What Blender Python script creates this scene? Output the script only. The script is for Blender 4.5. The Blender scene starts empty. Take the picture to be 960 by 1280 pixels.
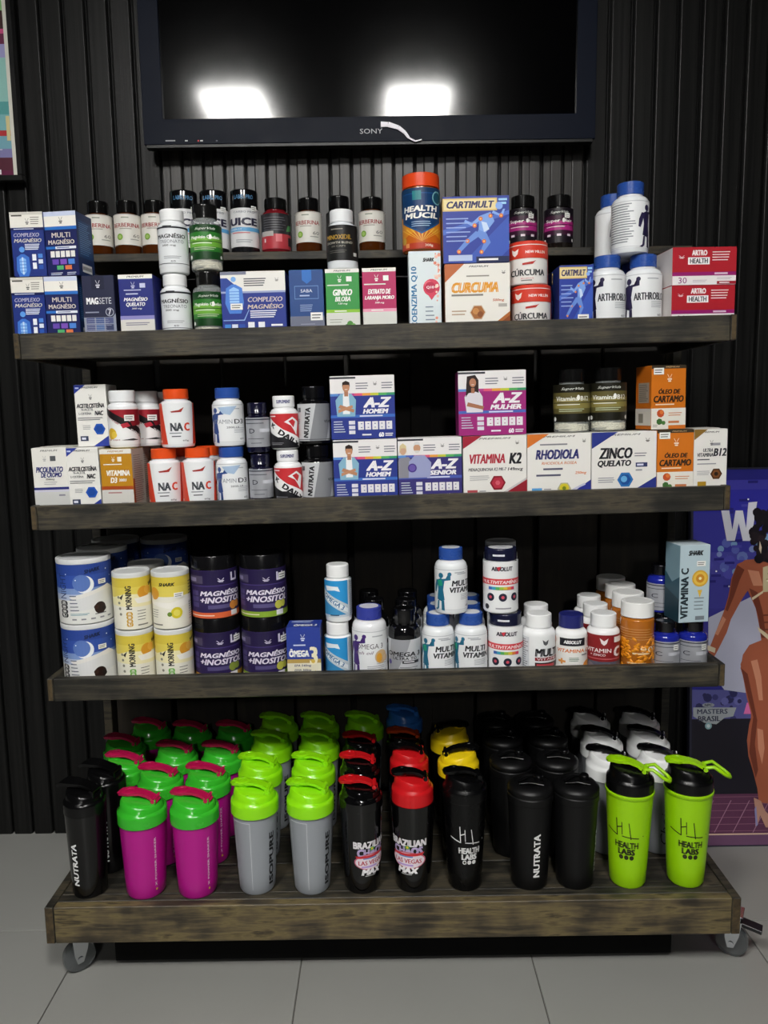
import bpy, bmesh, math, random
from mathutils import Matrix, Vector
random.seed(4)
C = bpy.context.scene.collection
S = bpy.context.scene
# ------------------------------------------------------------------ camera, world, exposure
F = 960.0; TILT = math.radians(7.4); ROLL = 0.0143; CAMH = 1.08
cam = bpy.data.cameras.new('camera'); camo = bpy.data.objects.new('camera', cam); C.objects.link(camo)
cam.sensor_fit = 'VERTICAL'; cam.sensor_height = 24.0; cam.lens = F / 1280 * 24.0
cam.clip_start = 0.02; cam.clip_end = 50
camo.matrix_world = Matrix.Translation((0, 0, CAMH)) @ Matrix.Rotation(math.pi / 2 - TILT, 4, 'X') @ Matrix.Rotation(-ROLL, 4, 'Z')
S.camera = camo
w = bpy.data.worlds.new('world'); S.world = w; w.use_nodes = True
w.node_tree.nodes['Background'].inputs[0].default_value = (.8, .9, 1, 1)
w.node_tree.nodes['Background'].inputs[1].default_value = 0.02
S.view_settings.view_transform = 'Standard'; S.view_settings.look = 'None'
S.view_settings.gamma = 1; S.view_settings.use_curve_mapping = False
S.view_settings.exposure = 0.0
LAMP = 96.0            # emission of the ceiling panels
CEIL = 2.6
WALLY = 1.886
# camera frame, used to turn measured image positions into real places on known planes
_R = camo.matrix_world.to_3x3(); RV = _R @ Vector((1, 0, 0)); UV = _R @ Vector((0, 1, 0)); FV = _R @ Vector((0, 0, -1))
def at(px, py, Y):
    d = FV + RV * ((px - 480) / F) + UV * ((640 - py) / F)
    k = Y / d.y
    return d.x * k, CAMH + d.z * k
def x_at(px, Y, Z):
    a = (px - 480) / F; q = Vector((0, Y, Z - CAMH))
    return (a * q.dot(FV) - q.dot(RV)) / (RV.x - a * FV.x)

# ------------------------------------------------------------------ materials
def lin(h):
    h = h.lstrip('#'); o = []
    for i in (0, 2, 4):
        c = int(h[i:i+2], 16) / 255
        o.append(c / 12.92 if c <= .04045 else ((c + .055) / 1.055) ** 2.4)
    return (*o, 1)
_m = {}
def M(hexc, rough=.4, metal=0., trans=0., coat=0., spec=.5, alpha=1., vary=.06, ior=1.45):
    k = (hexc, rough, metal, trans, coat, spec, alpha)
    if k in _m: return _m[k]
    m = bpy.data.materials.new('surface_' + hexc); m.use_nodes = True
    nt = m.node_tree; b = nt.nodes['Principled BSDF']
    b.inputs['Base Color'].default_value = lin(hexc)
    b.inputs['Metallic'].default_value = metal
    b.inputs['Transmission Weight'].default_value = trans
    b.inputs['Coat Weight'].default_value = coat
    b.inputs['Specular IOR Level'].default_value = spec
    b.inputs['IOR'].default_value = ior
    b.inputs['Alpha'].default_value = alpha
    tc = nt.nodes.new('ShaderNodeTexCoord'); n = nt.nodes.new('ShaderNodeTexNoise'); n.inputs['Scale'].default_value = 35
    mr = nt.nodes.new('ShaderNodeMapRange'); mr.inputs['To Min'].default_value = max(0, rough - vary); mr.inputs['To Max'].default_value = rough + vary
    nt.links.new(tc.outputs['Object'], n.inputs['Vector']); nt.links.new(n.outputs['Fac'], mr.inputs['Value'])
    nt.links.new(mr.outputs['Result'], b.inputs['Roughness'])
    _m[k] = m; return m
def ink(h): return M(h, .38)
def streaky(name, cols, scale, rough, bump=.0, detail=6, rmin=None, spec=.5, obj_rand=True, big=None):
    """noise stretched along one axis -> ramp of colours (wood grain, brushed slats, tile clouds)"""
    m = bpy.data.materials.new(name); m.use_nodes = True; nt = m.node_tree; N = nt.nodes; L = nt.links
    b = N['Principled BSDF']; tc = N.new('ShaderNodeTexCoord'); mp = N.new('ShaderNodeMapping')
    mp.inputs['Scale'].default_value = scale
    vec = tc.outputs['Object']
    if obj_rand:
        oi = N.new('ShaderNodeObjectInfo'); add = N.new('ShaderNodeVectorMath'); add.operation = 'ADD'
        sc = N.new('ShaderNodeMath'); sc.operation = 'MULTIPLY'; sc.inputs[1].default_value = 37.
        L.new(oi.outputs['Random'], sc.inputs[0]); L.new(vec, add.inputs[0]); L.new(sc.outputs[0], add.inputs[1]); vec = add.outputs[0]
    L.new(vec, mp.inputs['Vector'])
    n = N.new('ShaderNodeTexNoise'); n.inputs['Scale'].default_value = 1; n.inputs['Detail'].default_value = detail; n.inputs['Roughness'].default_value = .65; n.inputs['Distortion'].default_value = .4
    L.new(mp.outputs[0], n.inputs['Vector'])
    fac = n.outputs['Fac']
    if big:
        n2 = N.new('ShaderNodeTexNoise'); n2.inputs['Scale'].default_value = big; n2.inputs['Detail'].default_value = 3
        L.new(vec, n2.inputs['Vector']); mx = N.new('ShaderNodeMath'); mx.operation = 'ADD'; L.new(n.outputs['Fac'], mx.inputs[0]); L.new(n2.outputs['Fac'], mx.inputs[1])
        hf = N.new('ShaderNodeMath'); hf.operation = 'MULTIPLY'; hf.inputs[1].default_value = .5; L.new(mx.outputs[0], hf.inputs[0]); fac = hf.outputs[0]
    r = N.new('ShaderNodeValToRGB'); e = r.color_ramp.elements
    while len(e) > 1: e.remove(e[-1])
    e[0].position = cols[0][0]; e[0].color = lin(cols[0][1])
    for p, c in cols[1:]:
        x = e.new(p); x.color = lin(c)
    L.new(fac, r.inputs[0]); L.new(r.outputs[0], b.inputs['Base Color'])
    b.inputs['Specular IOR Level'].default_value = spec
    mr = N.new('ShaderNodeMapRange'); mr.inputs['To Min'].default_value = rough if rmin is None else rmin; mr.inputs['To Max'].default_value = rough + .1
    L.new(fac, mr.inputs['Value']); L.new(mr.outputs[0], b.inputs['Roughness'])
    if bump:
        bp = N.new('ShaderNodeBump'); bp.inputs['Strength'].default_value = bump; bp.inputs['Distance'].default_value = .002
        L.new(fac, bp.inputs['Height']); L.new(bp.outputs[0], b.inputs['Normal'])
    return m
WOOD = streaky('stained_wood', [(.32, '0c0b08'), (.44, '1e1c16'), (.51, '343027'), (.57, '463f30'), (.62, '221f18'), (.72, '4c4534')], (7, 110, 110), .55, 1., big=14)
WOODB = streaky('worn_wood', [(.32, '17130e'), (.43, '383125'), (.5, '574c36'), (.56, '6e6140'), (.62, '352d20'), (.72, '786a44')], (7, 95, 95), .5, 1., big=12)
WOODD = streaky('stained_wood_dark', [(.3, '0e0c0a'), (.5, '241f19'), (.65, '352e24'), (.8, '1b1713')], (45, 45, 4), .6, .4, big=7)
ENDG = streaky('end_grain', [(.3, '241d11'), (.5, '453822'), (.7, '5a4b30')], (70, 70, 70), .7, .5)
SLAT = streaky('black_slat', [(.3, '0b0b0b'), (.45, '121212'), (.6, '1b1b1a'), (.75, '0f0f0f')], (90, 90, 1.2), .36, .15, rmin=.3, spec=.25)
SLATM = streaky('charcoal_slat', [(.3, '1c1b19'), (.5, '292725'), (.62, '3d3a36'), (.75, '211f1d')], (90, 90, 1.2), .38, .15, rmin=.3)
TILE = streaky('grey_tile', [(.2, '8a8a86'), (.8, '92928e')], (4, 4, 4), .3, .0, detail=4, rmin=.26, big=2)
GROUT = M('5c5a55', .8); BLACKM = M('0b0b0c', .5); PITCH = M('141414', .7)
CHROME = M('c9ccd0', .18, metal=1.)

# ------------------------------------------------------------------ mesh helpers
def mesh_obj(name, bm, mats, parent=None, smooth=None, loc=None):
    me = bpy.data.meshes.new(name)
    bmesh.ops.recalc_face_normals(bm, faces=bm.faces)
    bm.to_mesh(me); bm.free()
    if not isinstance(mats, (list, tuple)): mats = [mats]
    for m in mats: me.materials.append(m)
    if smooth is not None:
        me.shade_smooth(); me.set_sharp_from_angle(angle=math.radians(smooth))
    return link(name, me, parent, loc)
def link(name, me, parent=None, loc=None):
    o = bpy.data.objects.new(name, me); C.objects.link(o)
    if parent: o.parent = parent
    if loc: o.location = loc
    return o
def empty(name, loc=(0, 0, 0)):
    o = bpy.data.objects.new(name, None); C.objects.link(o); o.location = loc; o.empty_display_size = .05; return o
def tag(o, label, cat, group=None):
    o['label'] = label; o['category'] = cat
    if group: o['group'] = group
    return o
def struct(o): o['kind'] = 'structure'; return o
def bbox(bm, x0, x1, y0, y1, z0, z1, bev=0., seg=1, mi=0):
    v = [bm.verts.new((x, y, z)) for x in (x0, x1) for y in (y0, y1) for z in (z0, z1)]
    fs = [bm.faces.new([v[i] for i in q]) for q in ((0, 1, 3, 2), (4, 6, 7, 5), (0, 4, 5, 1), (2, 3, 7, 6), (0, 2, 6, 4), (1, 5, 7, 3))]
    for f in fs: f.material_index = mi
    if bev:
        ed = list({e for f in fs for e in f.edges})
        bmesh.ops.bevel(bm, geom=ed, offset=bev, segments=seg, profile=.5, affect='EDGES')
    return fs
def box(name, x0, x1, y0, y1, z0, z1, mat, parent=None, bev=.001):
    bm = bmesh.new(); bbox(bm, x0, x1, y0, y1, z0, z1, bev); return mesh_obj(name, bm, mat, parent)
def lathe(bm, prof, seg=40, ribs=0, rib=.0, rz=None, mi=0, cx=0, cy=0):
    """prof = [(r, z)...] from bottom to top; ribs on rows whose z lies in rz"""
    rows = []
    for r, z in prof:
        if r < 1e-6: rows.append([bm.verts.new((cx, cy, z))]); continue
        row = []
        for i in range(seg):
            a = 2 * math.pi * i / seg; rr = r
            if ribs and rz and rz[0] <= z <= rz[1]: rr -= rib * (i % 2)
            row.append(bm.verts.new((cx + rr * math.sin(a), cy - rr * math.cos(a), z)))
        rows.append(row)
    for a, b in zip(rows, rows[1:]):
        for i in range(seg):
            j = (i + 1) % seg
            if len(a) == 1 and len(b) == 1: continue
            if len(a) == 1: f = bm.faces.new((a[0], b[j], b[i]))
            elif len(b) == 1: f = bm.faces.new((a[i], a[j], b[0]))
            else: f = bm.faces.new((a[i], a[j], b[j], b[i]))
            f.material_index = mi
def tube(bm, pts, r, seg=8, flat=1.0, cap=True):
    """tube along pts; r number or list; flat squashes the vertical"""
    pts = [Vector(p) for p in pts]; rings = []
    for i, p in enumerate(pts):
        t = (pts[min(i + 1, len(pts) - 1)] - pts[max(i - 1, 0)]).normalized()
        up = Vector((0, 0, 1)) if abs(t.z) < .9 else Vector((0, 1, 0))
        s = t.cross(up).normalized(); u = s.cross(t).normalized()
        rr = r[i] if isinstance(r, (list, tuple)) else r
        rings.append([bm.verts.new(p + s * (rr * math.cos(2 * math.pi * k / seg)) + u * (rr * flat * math.sin(2 * math.pi * k / seg))) for k in range(seg)])
    for a, b in zip(rings, rings[1:]):
        for k in range(seg): bm.faces.new((a[k], a[(k + 1) % seg], b[(k + 1) % seg], b[k]))
    if cap: bm.faces.new(rings[0][::-1]); bm.faces.new(rings[-1])
def ribbon(bm, path, thick, wid):
    """flat bar: path of (x, z), widths along it in y, real thickness"""
    rows = []
    n = len(path)
    for i, (x, z) in enumerate(path):
        x2, z2 = path[min(i + 1, n - 1)]; x1, z1 = path[max(i - 1, 0)]
        t = Vector((x2 - x1, 0, z2 - z1)).normalized(); nrm = Vector((-t.z, 0, t.x)) * thick / 2
        wd = wid[i] / 2; p = Vector((x, 0, z))
        rows.append([bm.verts.new(p + nrm + Vector((0, -wd, 0))), bm.verts.new(p + nrm + Vector((0, wd, 0))), bm.verts.new(p - nrm + Vector((0, wd, 0))), bm.verts.new(p - nrm + Vector((0, -wd, 0)))])
    for a, b in zip(rows, rows[1:]):
        for k in range(4): bm.faces.new((a[k], a[(k + 1) % 4], b[(k + 1) % 4], b[k]))
    bm.faces.new(rows[0]); bm.faces.new(rows[-1][::-1])

# ------------------------------------------------------------------ printing: flat shapes and lettering laid on a surface
_txt = {}
def text_tris(s, shear=0., bold=0.):
    k = (s, shear, bold)
    if k in _txt: return _txt[k]
    cu = bpy.data.curves.new('lettering', 'FONT'); cu.body = s; cu.size = 1; cu.resolution_u = 2; cu.shear = shear; cu.offset = bold
    ob = bpy.data.objects.new('lettering', cu)
    me = ob.to_mesh()
    V = [(v.co.x, v.co.y) for v in me.vertices]; T = [tuple(p.vertices) for p in me.polygons]
    ob.to_mesh_clear(); bpy.data.objects.remove(ob); bpy.data.curves.remove(cu)
    x0 = min(v[0] for v in V); x1 = max(v[0] for v in V); y0 = min(v[1] for v in V); y1 = max(v[1] for v in V)
    V = [((x - x0) / (x1 - x0) - .5, (y - y0) / (y1 - y0) - .5) for x, y in V]
    _txt[k] = (V, T); return _txt[k]
class Print:
    """normalised label space: u 0..1 left to right, v 0..1 bottom to top; W, H real size in metres"""
    def __init__(s, W, H): s.W = W; s.H = H; s.it = []
    def poly(s, pts, c): s.it.append(([(x * s.W, y * s.H) for x, y in pts], [tuple(range(len(pts)))], c)); return s
    def r(s, x0, y0, x1, y1, c): return s.poly([(x0, y0), (x1, y0), (x1, y1), (x0, y1)], c)
    def c(s, cx, cy, r, col, n=18, ry=None):
        ry = r if ry is None else ry
        return s.poly([(cx + r * math.cos(2 * math.pi * i / n), cy + ry * s.W / s.H * math.sin(2 * math.pi * i / n)) for i in range(n)], col)
    def t(s, body, cx, cy, wd, ht, col, shear=0., rot=0., bold=.02):
        V, T = text_tris(body, shear, 0.); cr, sr = math.cos(rot), math.sin(rot); o = []
        k_ = max(0., bold) ; bold_pts = ((0, 0),) if k_ < .015 else ((-1, 0), (1, 0), (0, .6)) if k_ < .035 else ((-1, -.5), (1, -.5), (-1, .5), (1, .5))
        W = wd * (s.H if abs(sr) > .7 else s.W); H = ht * (s.W if abs(sr) > .7 else s.H)
        e = min(k_ * 1.5 * abs(H), W / max(1, len(body)) * (.11 if k_ < .05 else .12)); W -= 2 * e
        for ex_, ey_ in bold_pts:
            o = []
            for x, y in V:
                x = x * W + ex_ * e; y = y * H + ey_ * e; o.append((cx * s.W + x * cr - y * sr, cy * s.H + x * sr + y * cr))
            s.it.append((o, T, col))
        return s
    def ln(s, x0, y0, x1, y1, n, col, th=.35, seed=1):
        rnd = random.Random(seed + n)
        for i in range(n):
            y = y1 + (y0 - y1) * (i + .5) / n; h = (y1 - y0) / n * th / 2
            s.r(x0, y - h, x1 - (x1 - x0) * .3 * rnd.random(), y + h, col)
        return s
    def grid(s, x0, y0, x1, y1, nx, ny, col, gap=.2):
        dx = (x1 - x0) / nx; dy = (y1 - y0) / ny
        for i in range(nx):
            for j in range(ny):
                cc = col[(i + j * nx) % len(col)] if isinstance(col, list) else col
                s.r(x0 + dx * (i + gap / 2), y0 + dy * (j + gap / 2), x0 + dx * (i + 1 - gap / 2), y0 + dy * (j + 1 - gap / 2), cc)
        return s
    def build(s, name, fn, parent, cyl=None, base=.00025):
        cols = []; bm = bmesh.new()
        for k, (V, T, c) in enumerate(s.it):
            if c not in cols: cols.append(c)
            off = base + k * .000015
            vs = [bm.verts.new((x, off, y)) for x, y in V]
            for t in T:
                try: f = bm.faces.new([vs[i] for i in t]); f.material_index = cols.index(c)
                except ValueError: pass
        if cyl:
            xs = [v.co.x for v in bm.verts]; a = min(xs); b = max(xs); stp = cyl * math.radians(7)
            big = [f for f in bm.faces if len(f.verts) > 4]
            if big: bmesh.ops.triangulate(bm, faces=big)
            x = a + stp
            while x < b - 1e-6:
                bmesh.ops.bisect_plane(bm, geom=bm.verts[:] + bm.edges[:] + bm.faces[:], dist=1e-7, plane_co=(x, 0, 0), plane_no=(1, 0, 0)); x += stp
        for v in bm.verts:
            x, o_, z = v.co
            if cyl:      # every shape lies on the same facets
                k = math.floor((x - a) / stp + 1e-6); t = (x - a) / stp - k; v.co = fn(a + k*stp, z, o_).lerp(fn(a + (k + 1)*stp, z, o_), t)
            else: v.co = fn(x, z, o_)
        me = bpy.data.meshes.new(name); bm.normal_update(); bm.to_mesh(me); bm.free()
        for c in cols: me.materials.append(ink(c))
        return link(name, me, parent)

# ------------------------------------------------------------------ kinds of goods: KIND[name] = (builder, size)
KIND = {}; PROTO = {}; ROUND = set()
def carton(name, w, d, h, body, draw, top=None, side=None, sdraw=None, oname='supplement_box', sticker=None, tdraw=None):
    def build():
        bm = bmesh.new(); bbox(bm, -w/2, w/2, -d/2, d/2, 0, h, .0006)
        bm.normal_update()
        for f in bm.faces:
            if f.normal.z > .9: f.material_index = 1
            elif abs(f.normal.x) > .9: f.material_index = 2
        o = mesh_obj(oname, bm, [ink(body), ink(top or body), ink(side or body)])
        # tuck flap closing the top
        bm = bmesh.new(); bbox(bm, -w/2 + .002, w/2 - .002, -d/2 + .0015, d/2 - .002, h - .0002, h + .0004, .0002); mesh_obj('tuck_flap', bm, ink(top or body), o)
        p = Print(w, h); draw(p); p.build('front_print', lambda x, z, off: Vector((x - w/2, -d/2 - off, z)), o)
        if sdraw:
            for sg in (-1, 1):
                p = Print(d, h); sdraw(p); p.build('side_print', lambda x, z, off, sg=sg: Vector((sg * (w/2 + off), sg * (x - d/2), z)), o)
        if tdraw:
            p = Print(w, d); tdraw(p); p.build('top_print', lambda x, z, off: Vector((x - w/2, z - d/2, h + .0006 + off)), o)
        if sticker:
            sx, sz, sw, sh = sticker; p = Print(sw, sh); p.r(0, 0, 1, 1, 'f2f2ee').ln(.1, .15, .9, .85, 2, '333333')
            p.build('price_sticker', lambda x, z, off: Vector((sx*w - w/2 + x, -d/2 - off - .001, sz*h + z)), o)
        return o
    KIND[name] = (build, (w, d, h))
def bottle(name, r, h, body, cap, draw, neck=None, caph=.2, capr=.72, lab=(.1, .66), labcol='f4f4f2', shoulder=.1, ang=90, oname='supplement_bottle',
           bmat=None, cmat=None, ribs=True, fill=None, capdraw=None, capring=None, capgap=0., sticker=None, capname='cap', seg=40, tmat=None, rim=None):
    def build():
        hc = h * caph; hb = h - hc; rs = r; rc = r * capr
        sh = h * shoulder
        prof = [(0, 0), (r*.88, 0), (r*.97, .0015), (r, .005), (r, hb - sh - .004)]
        n = 6
        for i in range(1, n + 1):
            a = i / n * math.pi / 2
            prof.append((rc*.94 + (r - rc*.94) * math.cos(a), hb - sh - .004 + sh * math.sin(a)))
        prof += [(rc*.92, hb + .002), (rc*.88, hb + .002), (0, hb + .002)]
        bm = bmesh.new(); lathe(bm, prof, seg); o = mesh_obj(oname, bm, bmat or M(body, .25, coat=.3), smooth=35)
        bm = bmesh.new(); z0 = hb - .001 + capgap; z1 = h
        if ribs: lathe(bm, [(rc*.95, z0), (rc, z0 + .0006), (rc, z0 + .003), (rc, z0 + .0032), (rc, z1 - .003), (rc*.985, z1 - .001), (rc*.93, z1), (rc*.8, z1), (rc*.78, z1 - .0007), (0, z1 - .0007)], 80, 80, rc*.025, (z0 + .0031, z1 - .0025))
        else: lathe(bm, [(rc*.95, z0), (rc, z0 + .0006), (rc, z1 - .003), (rc*.985, z1 - .001), (rc*.93, z1), (rc*.84, z1), (rc*.82, z1 - .0012), (0, z1 - .0012)], 48)
        co = mesh_obj(capname, bm, cmat or M(cap, .3), o, smooth=50)
        if capring:
            bm = bmesh.new(); lathe(bm, [(0, h + .0001), (rc*.76, h + .0001), (rc*.76, h - .002)], 32); mesh_obj('cap_disc', bm, M(capring, .35), co, smooth=30)
        if capdraw:
            p = Print(rc * 2.6, hc); capdraw(p)
            p.build('cap_print', lambda x, z, off: Vector(((rc + .0003 + off) * math.sin(x/rc - 1.3), -(rc + .0003 + off) * math.cos(x/rc - 1.3), z0 + z)), co, cyl=rc)
        if fill: fill(o, r, h)
        a = math.radians(ang); W = 2 * a * r; z0 = lab[0] * h; H = (lab[1] - lab[0]) * h
        if labcol:
            bm = bmesh.new(); lathe(bm, [(r, z0), (r + .0004, z0), (r + .0004, z0 + H), (r, z0 + H)], 56)
            lo = mesh_obj('label', bm, M(labcol, .35) if not tmat else tmat, o, smooth=30)
        else: lo = o
        p = Print(W, H); draw(p)
        if p.it: p.build('label_print', lambda x, z, off: Vector(((r + .0005 + off) * math.sin(x/r - a), -(r + .0005 + off) * math.cos(x/r - a), z0 + z)), lo, cyl=r)
        if sticker:
            su, sv, sw, shh = sticker; p = Print(sw, shh); p.r(0, 0, 1, 1, 'f2f2ee').ln(.1, .15, .9, .85, 2, '333333')
            p.build('price_sticker', lambda x, z, off: Vector(((r + .0022 + off) * math.sin(su + x/r), -(r + .0022 + off) * math.cos(su + x/r), sv*h + z)), o, cyl=r)
        return o
    KIND[name] = (build, (2*r, 2*r, h)); ROUND.add(name)
def can(name, r, h, body, draw, lid='e8e8e6', ang=90, lidh=.008, lidr=1.02, oname='powder_can', lidmat=None, lidribs=0, base=None, sticker=None, lidname='lid'):
    def build():
        bm = bmesh.new(); lathe(bm, [(0, 0), (r*.96, 0), (r, .002), (r, h - lidh), (0, h - lidh)], 56); o = mesh_obj(oname, bm, M(body, .4), smooth=35)
        bm = bmesh.new(); R = r * lidr; z0 = h - lidh
        lathe(bm, [(r, z0), (R, z0), (R, z0 + .0015), (R, h - .0012), (R - .001, h), (R - .003, h), (R - .0045, h - .0022), (0, h - .0022)], 72, 72 if lidribs else 0, .0008, (z0 + .0012, h - .001)); mesh_obj(lidname, bm, lidmat or M(lid, .3), o, smooth=35)
        if base:
            bm = bmesh.new(); lathe(bm, [(r + .0003, 0), (r + .0003, h*.02), (r, h*.021)], 56); mesh_obj('base_ring', bm, M(base, .3, metal=.6), o, smooth=35)
        a = math.radians(ang); W = 2*a*r; H = h - lidh - .003; p = Print(W, H); draw(p)
        p.build('label_print', lambda x, z, off: Vector(((r + .0005 + off) * math.sin(x/r - a), -(r + .0005 + off) * math.cos(x/r - a), .0015 + z)), o, cyl=r)
        if sticker:
            su, sv, sw, shh = sticker; p = Print(sw, shh); p.r(0, 0, 1, 1, 'f2f2ee').ln(.1, .15, .9, .85, 2, '333333')
            p.build('price_sticker', lambda x, z, off: Vector(((r + .002 + off) * math.sin(su + x/r), -(r + .002 + off) * math.cos(su + x/r), sv*h + z)), o, cyl=r)
        return o
    KIND[name] = (build, (2*r, 2*r, h)); ROUND.add(name)
def copy_tree(o, parent=None):
    c = o.copy(); C.objects.link(c)
    if parent: c.parent = parent; c.matrix_parent_inverse = o.matrix_parent_inverse.copy()
    for ch in o.children: copy_tree(ch, c)
    return c
def make(kind):
    if kind not in PROTO:
        PROTO[kind] = KIND[kind][0](); return PROTO[kind]
    o = copy_tree(PROTO[kind])
    for k in ('label', 'category', 'group'):
        if k in o: del o[k]
    return o
# shelf decks: z of the deck at x, tilt
DECK = {}
def deck_z(s, x): zl, sl = DECK[s]; return zl + sl * x
class Rec: pass
def put(kind, px, yf, shelf, label, cat, group=None, on=None, rot=0., dz=0.):
    w_, d_, h_ = KIND[kind][1]; Y = yf + d_/2; x = x_at(px, Y, 1.0)
    for _ in range(3):
        z = (max(r.top for r in on) if isinstance(on, (list, tuple)) else on.top) if on else deck_z(shelf, x)
        x = x_at(px, Y, z + h_/2)
    z += .0006 + dz
    if kind in ROUND: rot -= .75 * math.degrees(math.atan(x / Y))      # labels are turned to the shop's customer side
    o = make(kind); o.location = (x, Y, z); o.rotation_euler = (0, -math.atan(DECK[shelf][1]), math.radians(rot))
    tag(o, label, cat, group)
    r = Rec(); r.top = z + h_ + .0008; r.o = o; r.x = x; r.y = Y; return r

# ================================================================== THE ROOM
ROOMX = 2.6; ROOMY = -4.0
fl = struct(box('floor', -ROOMX, ROOMX, ROOMY, WALLY + .05, -.06, -.004, GROUT, bev=0))
TS = .458; jx = at(371, 1240, 1.315)[0]; jy = 1.503
bm = bmesh.new(); bbox(bm, .0012, TS - .0012, .0012, TS - .0012, -.008, 0, .0008); t0 = None
for i in range(-6, 6):
    for j in range(-12, 1):
        x0 = jx + i * TS; y0 = jy + j * TS
        if x0 < -ROOMX or x0 + TS > ROOMX or y0 < ROOMY: continue
        if t0 is None: t0 = mesh_obj('tile', bm, TILE, fl); tm = t0.data; o = t0
        else: o = link('tile', tm, fl)
        o.location = (x0, y0, 0)
struct(box('ceiling', -ROOMX, ROOMX, ROOMY, WALLY + .05, CEIL, CEIL + .05, PITCH, bev=0))
wb = struct(box('wall_back', -ROOMX, ROOMX, WALLY + .012, WALLY + .05, 0, CEIL, M('0c0c0c', .6), bev=0))
struct(box('wall_left', -ROOMX - .05, -ROOMX, ROOMY, WALLY, 0, CEIL, PITCH, bev=0))
struct(box('wall_right', ROOMX, ROOMX + .05, ROOMY, WALLY, 0, CEIL, PITCH, bev=0))
struct(box('wall_front', -ROOMX, ROOMX, ROOMY - .05, ROOMY, 0, CEIL, PITCH, bev=0))
# fluted black cladding: every slat is a board with a stepped edge
def slat_mesh(wd, mat, th=.013, step=.0015):
    bm = bmesh.new(); g = .0045
    prof = [(0, .012), (0, .003), (.0012, .0015), (step, .0015), (step + .002, -th + .0125), (step + .0035, -th + .012), (wd - g - .0045, -th + .012), (wd - g - .003, -th + .0125), (wd - g - .0005, .002), (wd - g, .012)]
    a = [bm.verts.new((x, y, 0)) for x, y in prof]; b = [bm.verts.new((x, y, CEIL)) for x, y in prof]
    for k in range(len(prof)):
        q = (k + 1) % len(prof); bm.faces.new((a[k], a[q], b[q], b[k]))
    bm.faces.new(a[::-1]); bm.faces.new(b)
    o = mesh_obj('slat', bm, mat, wb); return o
MIDL, MIDR = at(205, 250, WALLY)[0], at(731, 250, WALLY)[0]
first = None
def slats(x0, x1, pitch, proto):
    n = round((x1 - x0) / pitch)
    for i in range(n):
        o = proto if i == 0 else link('slat', proto.data, wb)
        o.location = (x0 + i * (x1 - x0) / n, WALLY, 0); o.scale = ((x1 - x0) / n / pitch, 1, 1)
P = .0525
slats(MIDL - 30 * P, MIDL, P, slat_mesh(P, SLAT))
slats(MIDR, MIDR + 32 * P, P, slat_mesh(P, SLAT))
slats(MIDL, MIDR, .0505, slat_mesh(.0505, SLATM, step=.017))
# ceiling lamps: flat panels with a rim; two mirror in the dark screen, the third is added fill
def lamp(x, y, label):
    e = empty('ceiling_lamp', (x, y, CEIL)); tag(e, label, 'lamp', 'flat ceiling lamps')
    L_, W_ = .60, .29
    bm = bmesh.new()
    for a in ((-W_/2 - .012, -W_/2, -L_/2 - .012, L_/2 + .012), (W_/2, W_/2 + .012, -L_/2 - .012, L_/2 + .012), (-W_/2, W_/2, -L_/2 - .012, -L_/2), (-W_/2, W_/2, L_/2, L_/2 + .012)): bbox(bm, *a, -.02, -.0005)
    mesh_obj('rim', bm, M('e6e6e6', .4), e)
    m = bpy.data.materials.get('lamp_diffuser')
    if not m:
        m = bpy.data.materials.new('lamp_diffuser'); m.use_nodes = True; b = m.node_tree.nodes['Principled BSDF']
        b.inputs['Base Color'].default_value = (.8, .8, .8, 1); b.inputs['Emission Color'].default_value = (1, .985, .95, 1); b.inputs['Emission Strength'].default_value = LAMP
    box('diffuser', -W_/2, W_/2, -L_/2, L_/2, -.014, -.002, m, e, bev=0)
TVY = 1.835
for px in (299, 521):
    X = at(px, 130, TVY * 2 + .45)[0]; lamp(X, -.45, 'white rectangular ceiling lamp, the %s of two mirrored in the dark screen' % ('left' if px < 400 else 'right'))

lamp(.1, -3.6, 'white rectangular lamp added as unseen fill at the back of the room')  # out of view, added as soft fill for the rear rows
# ================================================================== TELEVISION
xl, zb = at(180, 181, TVY - .01); xr = at(744, 177, TVY - .01)[0]; zt = zb + .62
sxl, szb = at(205, 151, TVY); sxr = at(719, 150, TVY)[0]; szt = zt - .045
tv = empty('television', ((xl + xr) / 2, TVY, zb)); tag(tv, 'large black flat television with glossy screen mounted on the slatted wall', 'television')
ox, oz = (xl + xr) / 2, zb
box('back_housing', xl + .02 - ox, xr - .02 - ox, .012, .036, .03, zt - zb - .02, M('0a0a0b', .5), tv)
BEZ = M('161b28', .4, spec=.08)
bz = mesh_obj('bezel', (lambda b: (bbox(b, xl - ox, sxl - ox, -.010, .012, 0, zt - oz, .0012, 2), bbox(b, sxr - ox, xr - ox, -.010, .012, 0, zt - oz, .0012, 2), bbox(b, sxl - ox - .002, sxr - ox + .002, -.010, .012, 0, szb - oz, .0012, 2), bbox(b, sxl - ox - .002, sxr - ox + .002, -.010, .012, szt - oz, zt - oz, .0012, 2), b)[-1])(bmesh.new()), BEZ, tv)
box('screen', sxl - ox - .003, sxr - ox + .003, -.002, .01, szb - oz - .003, szt - oz + .003, M('020203', .1, vary=.01), tv, bev=0)
box('lower_lip', xl - ox + .004, xr - ox - .004, -.008, .012, -.007, .001, M('050505', .4), tv)
box('wall_bracket', -.2, .2, .0365, .047, .15, .4, M('0a0a0b', .5), tv)
p = Print(1, 1); Xs = lambda px, py: (at(px, py, TVY - .01)[0] - ox, at(px, py, TVY - .01)[1] - oz)
cx, cz = Xs(464, 164); p.t('SONY', cx, cz, .051, .0105, 'b9bcc2', bold=.005)
p.build('logo_lettering', lambda x, z, off: Vector((x, -.0102 - off, z)), tv)
p = Print(1, 1)
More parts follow.
